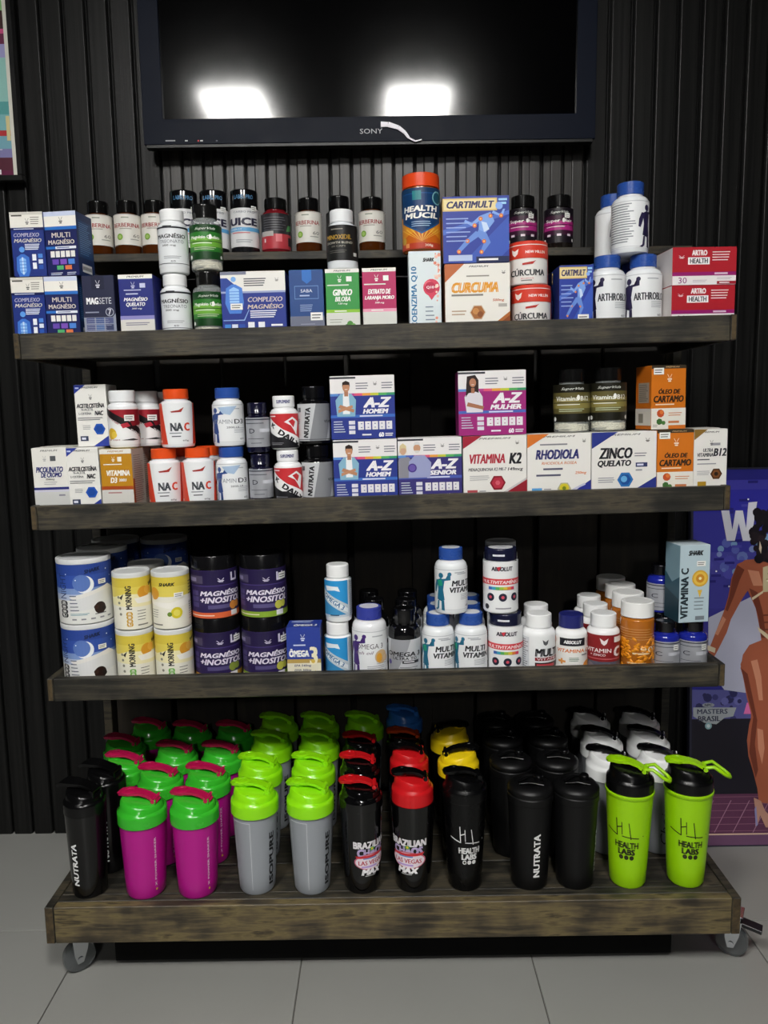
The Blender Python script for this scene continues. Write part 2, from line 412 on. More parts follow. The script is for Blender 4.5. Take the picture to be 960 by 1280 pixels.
for px, wd, c in ((213, .022, '9aa0a8'), (233, .006, 'c8ccd2'), (248, .003, 'e03040'), (252, .006, 'c8ccd2'), (271, .004, '4a5060')):
    cx, cz = Xs(px, 176); p.r(cx - wd/2, cz - .0014, cx + wd/2, cz + .0014, c)
p.build('indicator_lights', lambda x, z, off: Vector((x, -.0102 - off, z)), tv)
bm = bmesh.new()
pts = [Xs(*q) for q in ((476, 156), (485, 156), (498, 160), (506, 166), (511, 173), (519, 177), (527, 175))]
for (a, b), wd in zip(zip(pts, pts[1:]), (.012, .011, .009, .007, .004, .003)):
    n = Vector((-(b[1] - a[1]), b[0] - a[0])).normalized() * wd / 2
    q = [(a[0] + n.x, a[1] + n.y), (b[0] + n.x*.8, b[1] + n.y*.8), (b[0] - n.x*.8, b[1] - n.y*.8), (a[0] - n.x, a[1] - n.y)]
    f0 = [bm.verts.new((x, -.0135, z)) for x, z in q]; f1 = [bm.verts.new((x, -.0105, z)) for x, z in q]
    bm.faces.new(f0); bm.faces.new(f1[::-1])
    for k in range(4): bm.faces.new((f0[k], f1[k], f1[(k + 1) % 4], f0[(k + 1) % 4]))
mesh_obj('torn_sticker', bm, M('f4f0fa', .3), tv)

# ================================================================== POSTERS
# framed print on the wall at the far left: bands of colour, mostly out of frame
a = at(22.5, 219, WALLY - .03); pw, ph = .62, .92
po = empty('framed_poster', (a[0] - pw / 2, WALLY - .016, a[1])); tag(po, 'framed colourful print in teal and pink bands high on the wall', 'poster')
box('backing_board', -pw/2, pw/2, -.014, .0, 0, ph, M('1a1a1a', .5), po)
for nm, q in (('frame_rail', (-pw/2, pw/2 + .012, -.018, 0, -.012, 0)), ('frame_rail', (-pw/2, pw/2 + .012, -.018, 0, ph, ph + .012)), ('frame_stile', (pw/2, pw/2 + .012, -.018, 0, 0, ph)), ('frame_stile', (-pw/2 - .012, -pw/2, -.018, 0, -.012, ph + .012))): box(nm, *q, M('121212', .35), po)
p = Print(pw, ph)
zf = lambda py: (at(12, py, WALLY - .03)[1] - a[1]) / ph
p.r(0, 0, 1, 1, '6a2348').r(0, zf(213), 1, zf(197), '5c2a3a').r(0, zf(197), 1, zf(186), '8a86b8').r(0, zf(186), 1, zf(170), '7fb4c4').r(0, zf(170), 1, zf(163), 'c23b40').r(0, zf(163), 1, zf(143), '84bfc4').r(0, zf(143), 1, zf(127), '5fa9a8').r(0, zf(127), 1, zf(72), '9bd0c8').r(0, zf(72), 1, zf(55), 'a7a5d6').r(0, zf(55), 1, zf(42), '6d2a4a').r(0, zf(42), 1, zf(36), 'd8568c').r(0, zf(36), 1, zf(13), '4a3030').r(0, zf(13), 1, 1, '8fca84')
p.r(.985, 0, 1, 1, 'e8e6da').r(.97, zf(176), .984, zf(145), 'e6d9a0').r(.88, zf(182), .89, zf(150), 'e8e8e8').r(.0, zf(187.5), .95, zf(186.5), 'e0e0e8').r(.93, zf(218), .94, zf(212), 'eeeeee')
for i, (u, v0, c) in enumerate(((.2, .62, '356a78'), (.45, .66, 'b85a84'), (.68, .6, '2f8a86'), (.32, .8, '5c9a56'), (.6, .84, '74b86a'))): p.c(u, v0, .07 + .02 * (i % 3), c)
p.build('printed_sheet', lambda x, z, off: Vector((x - pw/2, -.0142 - off, z)), po)
# poster leaning beside the unit
PW, PH = .66, .93; lean = math.atan2(.07, .92)
PY0, PY1 = WALLY - .105, WALLY - .035
pl_x = at(864, 860, 1.815)[0]
pr = empty('leaning_poster', (pl_x, PY0, .004)); pr.rotation_euler = (-lean, 0, 0); tag(pr, 'tall purple poster of a bikini athlete leaning on the wall beside the shelves', 'poster')
box('board', 0, PW, 0, .012, 0, PH, M('33304a', .4), pr)
def pp(px, py):
    # image point -> poster plane (x along the board, z up the board)
    d = FV + RV * ((px - 480) / F) + UV * ((640 - py) / F)
    n = Vector((0, math.cos(lean), -math.sin(lean))); o0 = Vector((pl_x, PY0, .004)) - Vector((0, 0, CAMH))
    k = o0.dot(n) / d.dot(n); q = d * k - o0
    return q.x, q.dot(Vector((0, math.sin(lean), math.cos(lean))))
def poly(pts, c): p.poly([pp(*q) for q in pts], c)
p = Print(1, 1); zz = lambda py: pp(920, py)[1]
p.r(0, 0, PW, PH, '2b2a86')
for y0, y1, c in ((600, 612, '4340a8'), (612, 640, '3230a0'), (640, 690, '3b3a9e'), (690, 720, '4a48a4'), (720, 760, '403d98'), (760, 800, '3a3790')): p.r(0, zz(y1), PW, zz(y0), c)
rnd = random.Random(3)
for i in range(46):
    q = pp(870 + rnd.random() * 130, 672 + rnd.random() * 26 + (20 if i % 3 else 0)); p.c(q[0], q[1], .004 + .011 * rnd.random(), rnd.choice(['6c7cc0', '8494cc', '5c66b8', '504eb0', '7ca0c8', '4a48a8']), 9)
for i in range(30):
    q = pp(866 + rnd.random() * 130, 600 + rnd.random() * 160); p.r(q[0] - .012, q[1] - .003, q[0] + .012, q[1] + .003, rnd.choice(['24227a', '4c49ae', '2a2880']))
for q in ((935, 624), (895, 714), (911, 733), (985, 640), (1020, 700)): p.c(*pp(*q), .0022, 'ffffff', 8)
poly([(862, 900), (862, 862), (905, 862), (1010, 850), (1070, 850), (1070, 900)], '5a5a9a')
for i in range(22):
    q = pp(866 + rnd.random() * 60, 862 + rnd.random() * 38); p.c(q[0], q[1], .004 + .007 * rnd.random(), rnd.choice(['3a3a74', '48487e', '6a6aac', '2c2c5c']), 8)
p.r(0, zz(992), PW, zz(898), '1d1a26')
p.r(0, 0, PW, zz(992), '5e3450')
poly([(885, 772), (940, 745), (1010, 745), (1030, 880), (905, 862), (885, 835)], 'b9bad0')       # pale panel behind the arm
for i in range(7): p.r(0, zz(996 + i * 8.5), PW, zz(995.2 + i * 8.5), '84586e')
for x0 in (870, 892, 915, 940, 968, 1000): poly([(x0, 1040), (x0 + 1.2, 1040), (x0 + 22, 1000), (x0 + 20.8, 1000)], '9a7088')
p.r(0, zz(1043), PW, zz(1041.3), 'd8b8a0'); p.r(0, 0, PW, zz(1043), '6c4a68')
poly([(901, 638), (911, 638), (915, 662), (919, 638), (928, 638), (932, 660), (935, 628), (946, 627), (938, 676), (928, 676), (923, 654), (918, 676), (908, 676)], 'dcdce8')
# emblem
em = lambda x, y: pp(x, y)
poly([(866, 884), (920, 884), (916, 895), (905, 897), (895, 905), (880, 903), (866, 895)], 'a8aeb4')
c0 = em(890, 889); p.t('MASTERS', c0[0], c0[1], .075, .012, '3a3f58', bold=.03)
c0 = em(886, 898); p.t('BRASIL', c0[0], c0[1], .055, .013, '2c3048', bold=.03)
c0 = em(885, 881); p.c(c0[0], c0[1], .015, '9aa0a8', 14, ry=.0055); p.t('NPC', c0[0], c0[1], .018, .006, '23263a', bold=.03)
c0 = em(885, 907); p.c(c0[0], c0[1], .0085, '8fb4bc'); p.c(c0[0], c0[1], .0045, 'd0dde0')
poly([(933, 878), (938, 878), (941, 892), (929, 892)], 'e070b0')
# figure: printed athlete, one half measured, the other completed outside the photo's edge
SK, SKD, SKL = 'a85c42', '743828', 'd08c6e'
MX = 985
def mir(pts): return [(2 * MX - x, y) for x, y in pts]
torso = [(948, 698), (930, 700), (920, 710), (934, 738), (944, 760), (949, 785), (951, 800), (936, 806), (928, 818)]
body_l = torso + [(925, 835), (930, 850), (933, 870), (938, 890), (938, 905)]
poly(body_l + [(985, 905), (985, 698)], SK); poly(mir(body_l) + [(985, 905), (985, 698)][::1], SK)
arm = [(934, 699), (921, 705), (914, 722), (910, 745), (905, 762), (896, 785), (887, 808), (884, 818), (892, 821), (897, 812), (908, 790), (913, 774), (925, 752), (934, 738), (940, 715)]
poly(arm, SK); poly(mir(arm), SK)
poly([(921, 706), (915, 722), (911, 745), (906, 762), (909, 764), (917, 745), (924, 725), (930, 712)], SKD); poly([(903, 770), (893, 792), (897, 794), (907, 774)], SKL)
poly([(884, 806), (894, 810), (893, 816), (883, 812)], 'd8cbb0')
leg = [(925, 830), (929, 850), (933, 872), (939, 895), (936, 905), (933, 925), (935, 945), (941, 965), (946, 985), (948, 1002), (960, 1004), (962, 985), (962, 960), (961, 930), (962, 905), (970, 870), (984, 850), (984, 820), (950, 806), (932, 812)]
poly(leg, SK); poly(mir(leg), SK)
poly([(926, 835), (930, 852), (935, 874), (941, 896), (938, 915), (936, 940), (944, 972), (947, 962), (943, 930), (946, 900), (940, 870), (934, 842)], SKD)
poly([(938, 826), (944, 850), (948, 875), (953, 875), (951, 845), (946, 824)], SKL); poly([(946, 910), (947, 935), (952, 955), (955, 935), (953, 912)], SKL)
poly([(936, 735), (947, 770), (951, 797), (957, 797), (953, 765), (946, 740)], SKD); poly([(934, 712), (948, 714), (953, 732), (941, 732)], SKL)
for k in range(4): poly([(952, 768 + k*9), (980, 766 + k*9), (980, 768 + k*9), (952, 770 + k*9)], SKD)
poly([(953, 709), (962, 706), (976, 712), (974, 738), (953, 740)], 'cdbf9a'); poly(mir([(953, 709), (962, 706), (976, 712), (974, 738), (953, 740)]), 'cdbf9a')
for i in range(14): p.c(*pp(955 + rnd.random()*18, 712 + rnd.random()*24), .0022, rnd.choice(['efe8d0', 'a8966a', '8a7a58']), 7)
poly([(939, 747), (953, 738), (953, 741), (940, 750)], 'e0cfae'); poly([(946, 783), (985, 812), (985, 822), (948, 789)], 'e0cfae'); poly(mir([(946, 783), (985, 812), (985, 822), (948, 789)]), 'e0cfae')
poly([(966, 702), (966, 680), (1004, 680), (1004, 702)], SK)
for i in range(60):
    a_ = rnd.random(); q = pp(942 + rnd.random() * 16 + 4 * math.sin(a_ * 9), 640 + a_ * 62); p.c(q[0], q[1], .007 + .005 * rnd.random(), rnd.choice(['17121a', '221a20', '2c2026']), 9)
    q = pp(2 * MX - (942 + rnd.random() * 16), 640 + a_ * 62); p.c(q[0], q[1], .008, rnd.choice(['17121a', '221a20']), 9)
cc = pp(985, 650); p.c(cc[0], cc[1], .062, '1a141c', 22, ry=.05)
cc = pp(985, 662); p.c(cc[0], cc[1], .045, '9a5a42', 22, ry=.062)
for ex in (974, 996): cc = pp(ex, 657); p.c(cc[0], cc[1], .009, '2a1a18', 10, ry=.004)
cc = pp(985, 668); p.c(cc[0], cc[1], .007, '7a4030', 8); cc = pp(985, 680); p.c(cc[0], cc[1], .013, 'a83a48', 12, ry=.005)
poly([(948.5, 676), (951, 684), (950, 692), (947.5, 686)], 'd8c8b0')
shoe = [(941, 996), (950, 1000), (955, 1012), (964, 1022), (972, 1030), (972, 1034), (956, 1033), (949, 1018), (946, 1030), (943, 1032), (943, 1012)]
poly(shoe, 'b98a78'); poly(mir(shoe), 'b98a78'); poly([(944, 1006), (946, 1030), (943.5, 1032), (942, 1010)], '8a86b4')
p.build('printed_sheet', lambda x, z, off: Vector((x, -off, z)), pr)
bm = bmesh.new()
for q in ((-.006, 0, -.002, .014, -.003, PH + .004), (PW, PW + .006, -.002, .014, -.003, PH + .004), (0, PW, -.002, .014, -.003, 0), (0, PW, -.002, .014, PH, PH + .004)): bbox(bm, *q)
mesh_obj('edge_trim', bm, M('2a2a3c', .4), pr)

# ================================================================== SHELVING UNIT
unit = empty('shelving_unit', (0, 1.55, 0)); tag(unit, 'dark stained wooden shelving unit on casters with three tray shelves', 'shelf')
unit_off = Vector((0, 1.55, 0))
def ub(name, x0, x1, y0, y1, z0, z1, mat, parent=None, bev=.0012):
    """board of the unit in world numbers, origin at its own middle"""
    c = Vector(((x0 + x1) / 2, (y0 + y1) / 2, (z0 + z1) / 2)); bm = bmesh.new(); bbox(bm, x0 - c.x, x1 - c.x, y0 - c.y, y1 - c.y, z0 - c.z, z1 - c.z, bev)
    o = mesh_obj(name, bm, mat, parent or unit); po_ = Vector((0, 0, 0))
    o.location = c - (unit_off if not parent else unit_off + parent.location); return o
BACK = 1.77
def tray(key, lip_l, lip_r, x0, x1, yf, hgt, drop):
    sl = (lip_r - lip_l) / (x1 - x0); xm = (x0 + x1) / 2; zm = (lip_l + lip_r) / 2
    e = empty('tray_shelf', Vector((xm, yf, zm)) - unit_off); e.parent = unit; e.rotation_euler = (0, -math.atan(sl), 0); hw = (x1 - x0) / 2
    def bd(name, a, b, c_, d_, z0, z1, m):
        cc = Vector(((a + b) / 2, (c_ + d_) / 2, (z0 + z1) / 2)); bm = bmesh.new(); bbox(bm, a - cc.x, b - cc.x, c_ - cc.y, d_ - cc.y, z0 - cc.z, z1 - cc.z, .0015); o = mesh_obj(name, bm, m, e); o.location = cc; return o
    bd('front_board', -hw + .0115, hw - .0115, .0008, .016, -hgt, 0, WOOD)
    for s in (-1, 1):
        sd = bd('side_board', min(s*hw, s*(hw - .011)), max(s*hw, s*(hw - .011)), 0, BACK - yf, -hgt + .001, .0005, WOOD)
        me = sd.data; me.materials.append(ENDG)
        for f in me.polygons:
            if f.normal.y < -.9: f.material_index = 1
    n = 3; dep = BACK - yf - .017
    for k in range(n): bd('deck_plank', -hw + .012, hw - .012, .0165 + k * dep / n, .0165 + (k + 1) * dep / n - .002, -drop - .016, -drop, WOOD)
    DECK[key] = (zm - drop - sl * xm, sl)
tray('s1', 1.229, 1.245, -.662, .638, 1.408, .046, .011)
tray('s2', .916, .936, -.657, .643, 1.415, .046, .012)
tray('s3', .582, .593, -.651, .649, 1.418, .045, .029)
# base: framed box with a planked top
bx0, bx1, by0, bz0, bz1 = -.648, .660, 1.334, .094, .167
ub('front_board', bx0 + .017, bx1 - .017, by0, by0 + .018, bz0, bz1, WOODB)
for a, b in ((bx0, bx0 + .0165), (bx1 - .0165, bx1)):
    sd = ub('side_board', a, b, by0 - .0008, BACK + .005, bz0, bz1 + .0005, WOOD); sd.data.materials.append(ENDG)
    for f in sd.data.polygons:
        if f.normal.y < -.9: f.material_index = 1
ys = [by0 + .0186, 1.375, 1.47, 1.57, 1.67, BACK]
for a, b in zip(ys, ys[1:]): ub('deck_plank', bx0 + .017, bx1 - .017, a, b - .0015, bz1 - .02, bz1 - (.0 if a < 1.36 else .0015), WOOD)
ub('added_under_bar', bx0 + .105, bx1 - .105, 1.392, 1.412, .012, bz0 - .0005, M('050505', .6, spec=.1)); ub('added_under_bar', bx0 + .03, bx1 - .03, 1.72, 1.74, .05, bz0 - .0005, BLACKM)  # front black bar added to stand in for the shade under the base
DECK['b'] = (bz1 - .001, 0.0)
# posts, back planks, ledge
LX = (at(132, 905, 1.735)[0] + at(97, 480, 1.735)[0]) / 2
RX = at(838, 905, 1.735)[0]
for X in (LX, RX): ub('post', X - .0095, X + .0095, BACK + .0008, BACK + .045, bz1, 1.385, WOOD)
ub('post', .065, .11, BACK + .0008, BACK + .03, bz1, 1.385, WOODD)
nb = 9; bw = (RX - LX - .022) / nb
for i in range(nb):
    x0 = LX + .011 + i * bw; ub('back_plank', x0 + .001, x0 + bw - (.006 if i % 3 else .014), BACK + .031, BACK + .043, bz1, 1.385, WOODD)
lz = 1.405; LX0, LX1 = at(92, 318, 1.62)[0], at(853, 306, 1.66)[0]
ub('ledge', LX0, LX1, 1.605, BACK + .045, lz - .016, lz, WOOD); DECK['l'] = (lz, 0.0)
# casters
def caster(px, py, rot, lever=True):
    Y = CAMH / math.tan(math.atan((py - 640) / F) + TILT); X = x_at(px, Y, .03)
    return X, Y + .005, rot
spots = [caster(95, 1209, 35), caster(913, 1199, -30)]
spots += [(spots[0][0], 1.70, 80), (spots[1][0], 1.70, 100)]
cproto = None
for X, Y, rot in spots:
    if cproto is None:
        e = empty('caster', (0, 0, 0)); e.parent = unit
        bm = bmesh.new(); bbox(bm, -.024, .024, -.019, .019, .0915, .0938, .0006); mesh_obj('mounting_plate', bm, CHROME, e)
        bm = bmesh.new(); lathe(bm, [(0, .078), (.017, .078), (.019, .082), (.017, .0914), (0, .0914)], 24)
        for s in (-1, 1):
            a = [(-.016, .08), (.016, .08), (.012, .05), (.003, .024), (-.008, .022), (-.013, .04)]
            f = [bm.verts.new((x + .006, s * .0165, z)) for x, z in a]; g = [bm.verts.new((x + .006, s * .0145, z)) for x, z in a]
            bm.faces.new(f); bm.faces.new(g[::-1])
            for k in range(6): bm.faces.new((f[k], f[(k + 1) % 6], g[(k + 1) % 6], g[k]))
        mesh_obj('fork', bm, CHROME, e)
        bm = bmesh.new(); lathe(bm, [(.006, -.0115), (.022, -.012), (.0295, -.009), (.031, 0), (.0295, .009), (.022, .012), (.006, .0115), (.006, -.0115)], 32)
        bmesh.ops.rotate(bm, verts=bm.verts, matrix=Matrix.Rotation(math.pi/2, 3, 'X')); bmesh.ops.translate(bm, verts=bm.verts, vec=(.004, 0, .0312)); mesh_obj('wheel', bm, M('8d9294', .12, trans=.75), e, smooth=40)
        bm = bmesh.new(); tube(bm, [(.004, -.0185, .0312), (.004, .0185, .0312)], .0055, 12); mesh_obj('axle', bm, CHROME, e)
        bm = bmesh.new(); bbox(bm, .02, .058, -.012, .012, .07, .078, .001); bmesh.ops.rotate(bm, verts=bm.verts, cent=(.02, 0, .075), matrix=Matrix.Rotation(.15, 3, 'Y')); mesh_obj('brake_lever', bm, M('17171a', .4), e)
        cproto = e; o = e
    else: o = copy_tree(cproto, unit); o.matrix_parent_inverse = Matrix()
    o.location = Vector((X, Y, 0)) - unit_off; o.rotation_euler = (0, 0, math.radians(rot))

# ================================================================== KINDS OF GOODS
A0, A1 = -.45, 1.45          # wrap-round bands on labels
def crest(p, cx, cy, s, c):  # small maker's mark: antlers over two short words
    p.poly([(cx - s, cy + s*.9), (cx - s*.8, cy + s*.9), (cx - s*.1, cy + s*.1), (cx - s*.3, cy + s*.1)], c).poly([(cx + s, cy + s*.9), (cx + s*.8, cy + s*.9), (cx + s*.1, cy + s*.1), (cx + s*.3, cy + s*.1)], c)
    p.r(cx - s*.9, cy - s*.35, cx + s*.9, cy - s*.05, c).r(cx - s*.6, cy - s*.8, cx + s*.6, cy - s*.5, c)
def sideinfo(c, t):
    def f(p): p.r(.08, .3, .92, .88, c).ln(.14, .34, .86, .85, 16, t, .3).r(.2, .07, .8, .2, 'f4f4f4').grid(.22, .08, .78, .19, 11, 1, '111111', .5)
    return f
# ---- top shelf cartons
def d(p):
    p.r(0, .76, 1, 1, 'e9e6de').r(0, .955, 1, 1, 'cfccc4').ln(.62, .8, .95, .93, 4, '77736a').ln(.05, .93, .5, .96, 1, '55524c', .8); crest(p, .52, .85, .055, '4a4a48')
    p.r(0, .72, 1, .755, '0f1a50').ln(.1, .725, .95, .75, 1, 'c8d0ec', .5)
    p.t('COMPLEXO', .47, .645, .78, .06, 'b9b6cf', .25).t('MAGNÉSIO', .5, .565, .84, .072, 'd6cfc6', .25).ln(.4, .41, .95, .51, 4, 'dfe4f6', .55)
    p.c(.3, .42, .085, '5f9be6').poly([(.12, .3), (.26, .35), (.36, .35), (.5, .3), (.52, .1), (.45, 0), (.17, 0), (.1, .1)], '3f74cf').poly([(.2, .27), (.3, .3), (.4, .27), (.4, .08), (.3, .02), (.2, .08)], '86b9f2').r(.28, .04, .32, .3, 'cfe4ff')
    for k in range(4): p.r(.2, .08 + k*.05, .4, .09 + k*.05, '3f74cf')
    p.grid(.58, .1, .74, .36, 1, 2, 'eef1f8', .25).grid(.76, .1, .94, .36, 1, 3, ['2a56b0', 'dfe6f6', '4f86d8'], .25)
carton('mag_complex', .059, .06, .112, '20337f', d, top='dedbd2', side='18286a', sdraw=sideinfo('233a90', 'aab6e0'))
def d(p):
    p.r(0, .77, 1, 1, 'f0ede6').r(0, .93, 1, 1, 'c9d2ea').r(0, .72, 1, .77, '2d6fc2'); crest(p, .52, .86, .06, '55524c')
    p.t('MULTI', .5, .635, .58, .075, 'd9cfc6').t('MAGNÉSIO', .5, .535, .82, .085, 'd9cfc6').r(.2, .42, .95, .46, 'e9ecf6').r(.0, .42, .3, .46, '2d6fc2').ln(.34, .425, .9, .455, 1, '334a88', .4)
    p.grid(.12, .28, .92, .4, 5, 1, 'eceae6', .2).grid(.15, .17, .9, .27, 3, 1, ['6a4bb0', '7d52b8', '4f86d8'], .2).grid(.28, .09, .8, .17, 2, 1, ['55b070', 'e07a4a'], .2).ln(.1, .01, .5, .06, 2, 'dfe4f6').ln(.62, .01, .92, .06, 2, 'dfe4f6')
carton('multi_mag', .060, .06, .112, '1b2258', d, top='dfe3ee', side='1a3566', sdraw=sideinfo('1d4a80', '6fa0d8'))
def d(p):
    p.r(0, 0, 1, .44, '8d93a6').poly([(0, .44), (1, .44), (1, .4), (.9, .34), (0, .34)], '272a44'); p.t('MAG', .3, .6, .38, .1, 'f2f2f4', bold=.04).t('SETE', .7, .6, .38, .1, 'c8c9d2', bold=.0); crest(p, .5, .86, .07, 'd8d8e0')
    p.r(.3, .78, .7, 1, '1c1f38'); crest(p, .5, .86, .07, 'd8d8e0'); p.c(.82, .42, .13, 'b8bccb').c(.82, .42, .11, '31344c').t('7', .82, .42, .1, .09, 'd8dae6').ln(.06, .4, .65, .44, 1, '8f94a8', .5)
    p.grid(.06, .02, .94, .34, 3, 3, ['3d4468', '4c5684', '44598c', '545c86', '4f6ea4'], .14).ln(.1, .04, .9, .32, 9, 'c2c8da', .12)
carton('mag_seven', .058, .06, .112, '272a44', d, side='1e2138')
def d(p):
    p.r(0, .93, 1, 1, 'f0eee8').t('PREMIUM', .5, .965, .5, .03, '222222', .3).r(0, .93, 1, .935, '9aa0c8'); crest(p, .42, .83, .06, 'c8cdea'); p.r(.62, .79, .78, .86, 'c8cdea').ln(.15, .74, .85, .77, 1, 'c8cdea', .5)
    p.t('MAGNÉSIO', .48, .615, .7, .068, 'f4f4f6', .25, bold=.03).t('QUELATO', .47, .525, .56, .068, 'f4f4f6', .25, bold=.03).ln(.2, .68, .7, .71, 1, 'c8cdea', .6).t('300 mg', .5, .46, .3, .03, 'f4f4f6', .2)
    p.r(0, 0, 1, .33, 'd9d6d0').r(0, .29, 1, .35, '8f8cc8').ln(.15, .19, .9, .25, 2, '6d6a86', .4).ln(.15, .04, .5, .09, 1, '8a88a8').r(0, 0, .9, .02, '6a78b8')
carton('mag_chelate', .062, .06, .112, '28307c', d, top='e6e4dc', side='232a70')
def d(p):
    p.r(0, .68, 1, 1, 'e9e7e2').poly([(0, .68), (.3, .68), (.3, .72), (.1, .9), (0, .9)], '2a4496').r(0, .95, .4, 1, '7b7f94').ln(.36, .76, .78, .9, 4, '5a5a60', .5); crest(p, .87, .86, .03, '55524c'); p.r(0, .66, 1, .69, '9aa6cc')
    p.c(.2, .88, .04, '7fb0ea').poly([(.08, .74), (.17, .8), (.23, .8), (.33, .74), (.35, .5), (.3, .34), (.12, .34), (.06, .5)], '4d82d8').poly([(.13, .72), (.2, .76), (.28, .72), (.28, .5), (.2, .44), (.13, .5)], '9cc8f6')
    for k in range(5): p.r(.13, .5 + k*.045, .28, .51 + k*.045, '4d82d8')
    p.t('COMPLEXO', .68, .555, .54, .075, 'c6bcc4', .2, bold=.03).t('MAGNÉSIO', .68, .45, .56, .085, 'cdbfb4', .2, bold=.03).ln(.44, .26, .95, .39, 4, 'e6eaf8', .5)
    p.poly([(.02, .24), (.34, .24), (.42, .4), (.43, .4), (.35, .225), (.02, .225)], '8fb0e8').grid(.03, .05, .36, .18, 3, 1, ['3f88d8', 'dfe6f6', '2a4fa8'], .15).r(.4, .05, .5, .2, 'eef0f6').r(.56, .05, .66, .2, 'eef0f6').ln(.76, .07, .95, .17, 2, 'eef0f6', .6)
carton('mag_complex_wide', .117, .06, .112, '26388c', d, top='dddad2', side='1f2f78', sticker=(.14, .4, .022, .011))
def d(p):
    p.r(0, 0, 1, .27, '6f7488').poly([(.38, 1), (.66, 1), (.66, .84), (.52, .78), (.38, .84)], '2f6fc0').r(.15, .54, .85, .75, '6d90c8').r(.165, .55, .835, .74, '274a86').t('SABA', .5, .67, .34, .05, 'e6ebf6', bold=.0).ln(.3, .57, .7, .62, 1, 'b4c4e4', .4).ln(.3, .34, .75, .46, 4, '9fb4dc', .35).ln(.3, .06, .75, .16, 3, '9a9cae', .35)
carton('saba', .062, .06, .112, '274a86', d, top='5fa0c8', side='1f3d70', sticker=(.6, .2, .022, .014))
def ginlike(bgc, t1, t2, band, wide):
    def d(p):
        p.r(0, .94, 1, 1, 'eceae4').t('PREMIUM', .5, .97, .5, .026, '222222', .3); crest(p, .42, .84, .06, 'eef4ee'); p.r(.62, .8, .78, .88, 'eef4ee').ln(.05, .73, .95, .76, 1, 'dfeadf', .6)
        p.t(t1, .5, .63, .58 if not wide else .68, .095 if not wide else .075, 'f6f6f4', .25, bold=.04).t(t2, .5, .525, .46 if not wide else .88, .075, 'f6f6f4', .25, bold=.03).t('120 mg' if not wide else '500 mg', .5, .45, .28, .035, 'f6f6f4', .2).r(0, .31, 1, .36, band).ln(.25, .315, .75, .355, 1, 'f4f4ee', .4)
        p.r(0, 0, 1, .31, 'd9dad4')
        if not wide: p.c(.7, .13, .09, '4f8a3c').c(.8, .1, .07, '6fa653').c(.6, .1, .05, '3d7030').ln(.1, .14, .5, .22, 2, '9aa090', .3)
        p.r(.05, 0, .35, .025, '4a68b0')
    return d
carton('green_ginkgo', .061, .06, .112, '3a9648', ginlike('3a9648', 'GINKO', 'BILOBA', '8fc63a', False), top='e4e2dc', side='2f7c3c')
carton('magenta_orange', .061, .06, .112, 'b82c62', ginlike('b82c62', 'EXTRATO DE', 'LARANJA MORO', 'e8a0b8', True), top='e4e2dc', side='a02654')
def d(p):
    p.t('COENZIMA Q10', .17, .42, .78, .2, '2f78a8', rot=math.pi/2, bold=.03).t('SHARK', .62, .89, .36, .045, '1c1c1c', .3, bold=.06).c(.7, .54, .26, 'd8415c').poly([(.46, .52), (.94, .52), (.7, .38)], 'd8415c').c(.6, .58, .12, 'e8687c').c(.66, .54, .17, 'c02c4c').t('Q10', .66, .54, .24, .04, 'f6e6ea', bold=.03)
    for i in range(26):
        rr = random.Random(i); p.c(.8 + .16*rr.random(), rr.random(), .02 + .04*rr.random(), rr.choice(['f4a48c', 'f8c8b8', 'e88a70', 'f6d8cc']), 8)
    p.ln(.5, .05, .82, .32, 5, '8090a0', .25).poly([(.5, .78), (.9, .82), (.9, .7), (.5, .68)], 'dfe8ec')
carton('coq', .058, .055, .139, 'dfe9ec', d, top='cfdde2', side='bcd2da')
def d(p):
    p.poly([(0, 1), (0, .72), (.3, 1)], 'c06a3c').t('PREMIUM', .52, .955, .3, .026, '222222', .3).ln(.33, .79, .82, .83, 1, '9a968c', .5).t('CURCUMA', .46, .635, .72, .15, 'e8a030', .25, bold=.05).ln(.1, .5, .78, .54, 1, '8a867c', .7); crest(p, .9, .86, .03, '55524c')
    p.c(.5, .25, .125, 'd9c8b0', 6).c(.5, .25, .11, 'a86a38', 6).c(.47, .27, .05, 'c98a4c').c(.54, .22, .045, '8a4f24').ln(.1, .2, .34, .3, 2, 'c0a890', .4).t('500mg', .82, .43, .18, .05, 'c86a3c', .2).r(.82, .33, .95, .38, 'b8b4ac').poly([(.66, 0), (1, .26), (1, 0)], 'b5672c').poly([(.74, 0), (1, .2), (1, 0)], '8f4718').ln(.07, .03, .22, .08, 1, 'c86a3c', .9)
carton('curcuma_wide', .118, .06, .115, 'efece4', d, top='b07a58', side='b0602c')
